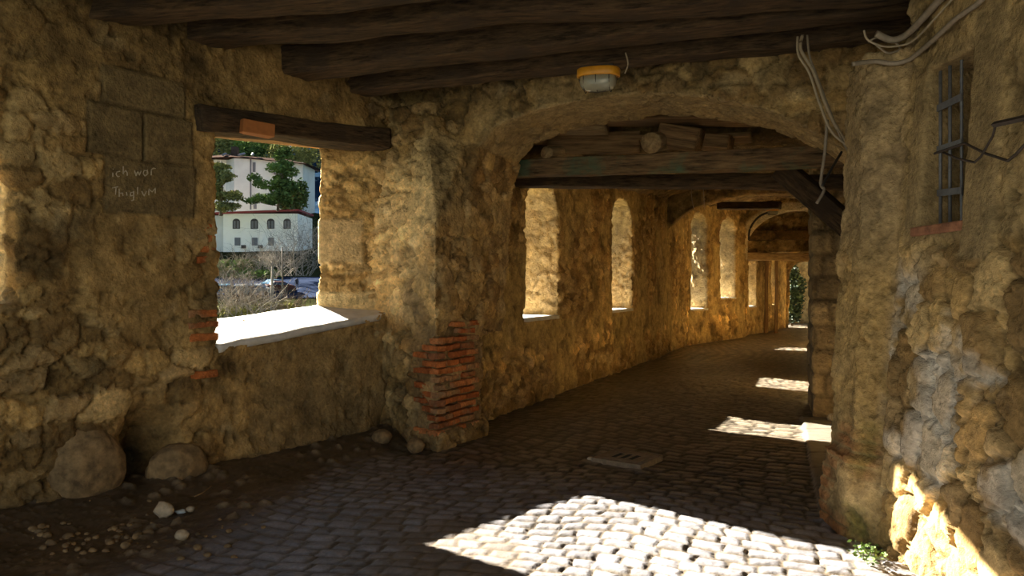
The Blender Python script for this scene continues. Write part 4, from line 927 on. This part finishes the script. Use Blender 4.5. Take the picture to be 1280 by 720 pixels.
for i, (px, py, y, h, w, n, m, l) in enumerate((
    (285, 350, 118, 4, 4, 42, 'twig', 'bare brown thicket below the left end of the white building'), (308, 338, 122, 3.6, 4, 42, 'twigw', 'bare grey bush under the middle arched window'),
    (330, 332, 124, 3.4, 3.5, 34, 'twig', 'bare brown bush under the third arched window'), (366, 345, 112, 7, 3, 46, 'twigw', 'tall pale leafless bush at the right window edge'),
    (375, 318, 118, 7, 3, 36, 'twigw', 'pale leafless bush high against the right jamb'), (282, 385, 80, 4, 3.2, 50, 'twig', 'dense twiggy bush left of the parked cars'),
    (300, 400, 74, 4.5, 3.2, 46, 'twigw', 'pale twiggy bush rising over the white sill'), (325, 397, 78, 2.6, 3.5, 44, 'twig', 'low brown brush right above the sill'), (362, 388, 82, 2.4, 3.5, 40, 'twig', 'low brush at the sill right end'), (290, 365, 100, 3.6, 3, 36, 'twigw', 'pale bush behind the leftmost car'))):
    bush(px, py, y, h, w, n, M[m], l)
for i, (px, py, y, rx_, rz, l) in enumerate(((330, 387, 84, 4, .8, 'low green shrub above the right half of the white sill'), (285, 396, 76, 3.4, 1.2, 'green shrub at the left end of the sill'), (300, 336, 125, 5, 1.6, 'dark evergreen shrub on the bank under the arched windows'), (325, 345, 119, 4, 1.0, 'dark shrub edging the car park'), (285, 345, 121, 4, 1.6, 'dark shrub on the bank at the left jamb'),
    (366, 250, 150, 3.2, 4.0, 'rounded shrub right of the tall house'), (325, 190, 240, 9, 5, 'dark tree behind the tall roof'), (368, 200, 230, 9, 6, 'pale green tree on the hillside by the right jamb'), (276, 180, 250, 9, 4, 'green tree on the hillside at the top left of the view'))):
    c = P(px, py, y); v_, f_ = leafcloud([((0, 0, 0), rx_, rz), ((rx_*.5, 0, rz*.4), rx_*.5, rz*.7), ((-rx_*.5, 0, rz*.2), rx_*.5, rz*.8)], 2600, .2*y/100*1.2)
    o = frompy('green_shrub', v_, f_, M['pine2'] if i in (0, 1, 7, 8) else M['pine'], None, False); o.location = c; tag(o, l, 'shrub', 'green shrubs outside the window')
# cars
def car(px, y, ang, mat, label, L=4.2, H=1.45):
    x = X_(px, y); z = float(np.interp(y, [97, 119], [.28, 3.3])); t = empty('car', (x, y, z), (math.atan(.14)*math.cos(ang), 0, ang)); tag(t, label, 'car', 'cars on the road below the building')
    bm = bmesh.new(); prof = [(-.5, .25), (-.5, .62), (-.44, .70), (-.34, .74), (-.22, 1.0), (.12, 1.0), (.27, .76), (.42, .68), (.49, .55), (.5, .25)]
    for s in (-.82, .82):
        pass
    a = [bm.verts.new((u*L, -.8*(1 if v < .8 else .84), v*H)) for u, v in prof]; b = [bm.verts.new((u*L, .8*(1 if v < .8 else .84), v*H)) for u, v in prof]
    bm.faces.new(a); bm.faces.new(b[::-1])
    for i in range(len(a)): bm.faces.new((a[i], a[(i+1) % len(a)], b[(i+1) % len(a)], b[i]))
    frombm('body', bm, mat, t)
    for s in (-1, 1):
        bm = bmesh.new(); pr = [(-.31, .75), (-.21, .95), (.10, .95), (.23, .76)]; vs = [bm.verts.new((u*L, s*.81*(1 if v < .8 else .86), v*H)) for u, v in pr]; v2 = [bm.verts.new((u*L, s*.70, v*H)) for u, v in pr]
        bm.faces.new(vs); bm.faces.new(v2[::-1])
        for i in range(4): bm.faces.new((vs[i], vs[(i+1) % 4], v2[(i+1) % 4], v2[i]))
        frombm('side_window', bm, M['wglass'], t)
        for u in (-.31, .31):
            bm = bmesh.new(); tube(bm, [(u*L, s*.70, .31), (u*L, s*.84, .31)], .31, 14); frombm('wheel', bm, M['tyre'], t)
car(350, 101, .5, M['carred'], 'dark red car parked right of the bare tree', 4.0, 1.6); car(344, 104, 1.0, M['carblue'], 'light blue car partly behind the dark red one', 4.0)
car(322, 99, .1, M['carwhite'], 'white car left of the bare tree trunk'); car(284, 99, -.1, M['carblue'], 'pale blue car leftmost in the view'); car(303, 98.5, .05, M['carwhite'], 'white car half hidden behind twigs beside the pale blue one')
bm = bmesh.new(); tube(bm, [P(353.5, 373, 95), P(353, 309, 95)], .09, 8); tag(frombm('wooden_pole', bm, M['bark'], None, True), 'thin upright pole by the dark red car', 'pole')
# pedestrian
def person(loc):
    me = bpy.data.meshes.new('person'); v = [(0, 0, .95), (0, 0, 1.2), (0, 0, 1.42), (0, 0, 1.53), (0, 0, 1.68), (.1, 0, .9), (.12, .05, .5), (.12, 0, .05), (-.1, 0, .9), (-.13, -.1, .5), (-.14, .05, .05), (.2, 0, 1.4), (.25, 0, 1.12), (.24, -.08, .88), (-.2, 0, 1.4), (-.26, 0, 1.12), (-.25, -.05, .88), (.12, -.12, .03), (-.14, -.08, .03)]
    ed = [(0, 1), (1, 2), (2, 3), (3, 4), (0, 5), (5, 6), (6, 7), (0, 8), (8, 9), (9, 10), (2, 11), (11, 12), (12, 13), (2, 14), (14, 15), (15, 16), (7, 17), (10, 18)]
    me.from_pydata(v, ed, []); o = link('person', me, M['cloth']); md = o.modifiers.new('s', 'SKIN'); rad = [.14, .15, .13, .06, .1, .09, .07, .05, .09, .07, .05, .06, .045, .04, .06, .045, .04, .04, .04]
    for s, r in zip(me.skin_vertices[0].data if me.skin_vertices else [], rad): s.radius = (r, r)
    o.modifiers.new('u', 'SUBSURF').levels = 1; o.location = loc; return tag(o, 'distant pedestrian in dark clothes walking right of the dark red car', 'person')
try: person(Vector((X_(371, 104), 104, 1.25)))
except Exception as ex: print('person', ex)
# greenery beyond the far doorway
random.seed(21); v_, f_ = leafcloud([((0, 0, 1.0), .5, .5), ((.1, 0, 1.6), .45, .5), ((-.1, 0, .5), .5, .4), ((0, 0, 2.1), .3, .4)], 2500, .08)
ft = empty('leafy_tree', (11.05, 29.2, 0)); tag(ft, 'dark green tree beyond the doorway at the passage end', 'tree'); frompy('leaves', v_, f_, M['ivy'], ft, False)
bm = bmesh.new(); tube(bm, [(0, 0, -.1), (0, 0, 1.0), (.05, 0, 1.9)], [.07, .05, .02], 6); frombm('trunk', bm, M['bark'], ft)
bm = bmesh.new(); prism(bm, [(9.5, 31), (14.5, 31), (14.5, 31.6), (9.5, 31.6)], -.1, 4.5); solid('wall_beyond', bm, .08, wallfn(None, k=1900, dark_z=9), M['wallfar'], bv=False)

# ================================================================ LIGHT, WORLD, CAMERA
sun = bpy.data.lights.new('sun', 'SUN'); sun.energy = 60; sun.angle = math.radians(.6); sun.color = (1, .925, .77)
so = bpy.data.objects.new('sun', sun); COL.objects.link(so); el = math.radians(23.8)
hd = Vector((1, -.83)).normalized(); so.rotation_euler = Vector((hd.x*math.cos(el), hd.y*math.cos(el), -math.sin(el))).to_track_quat('-Z', 'Y').to_euler()
def area(name, loc, tgt, sx, sy, power, col):
    l = bpy.data.lights.new(name, 'AREA'); l.shape = 'RECTANGLE'; l.size = sx; l.size_y = sy; l.energy = power; l.color = col
    o = bpy.data.objects.new(name, l); COL.objects.link(o); o.location = loc; o.rotation_euler = (Vector(tgt)-Vector(loc)).to_track_quat('-Z', 'Y').to_euler(); return o
area('light_fill_behind', (-1.2, -2.2, 2.2), (-.3, 6, 1.4), 3.5, 2.4, 60, (1, .76, .48))  # unseen warm fill added behind the camera to brighten the passage
w = bpy.data.worlds.new('sky'); S.world = w; w.use_nodes = True; t = w.node_tree; bg = t.nodes['Background']
sk = t.nodes.new('ShaderNodeTexSky'); sk.sky_type = 'HOSEK_WILKIE'; sk.sun_direction = Vector((-hd.x, -hd.y, .45)).normalized(); sk.turbidity = 3.0
t.links.new(sk.outputs[0], bg.inputs['Color']); bg.inputs['Strength'].default_value = 5.5
cam = bpy.data.cameras.new('camera'); cam.sensor_width = 36; cam.lens = 36*F/1280; co_ = bpy.data.objects.new('camera', cam); COL.objects.link(co_)
co_.location = (0, 0, EYE); co_.rotation_euler = (math.pi/2, 0, 0); S.camera = co_; cam.clip_end = 2000
S.view_settings.view_transform = 'Standard'; S.view_settings.look = 'None'; S.view_settings.exposure = 0.3
c = S.cycles; c.use_denoising = True; c.max_bounces = 10; c.diffuse_bounces = 7; c.caustics_reflective = False; c.caustics_refractive = False; c.sample_clamp_indirect = 12; c.blur_glossy = 1
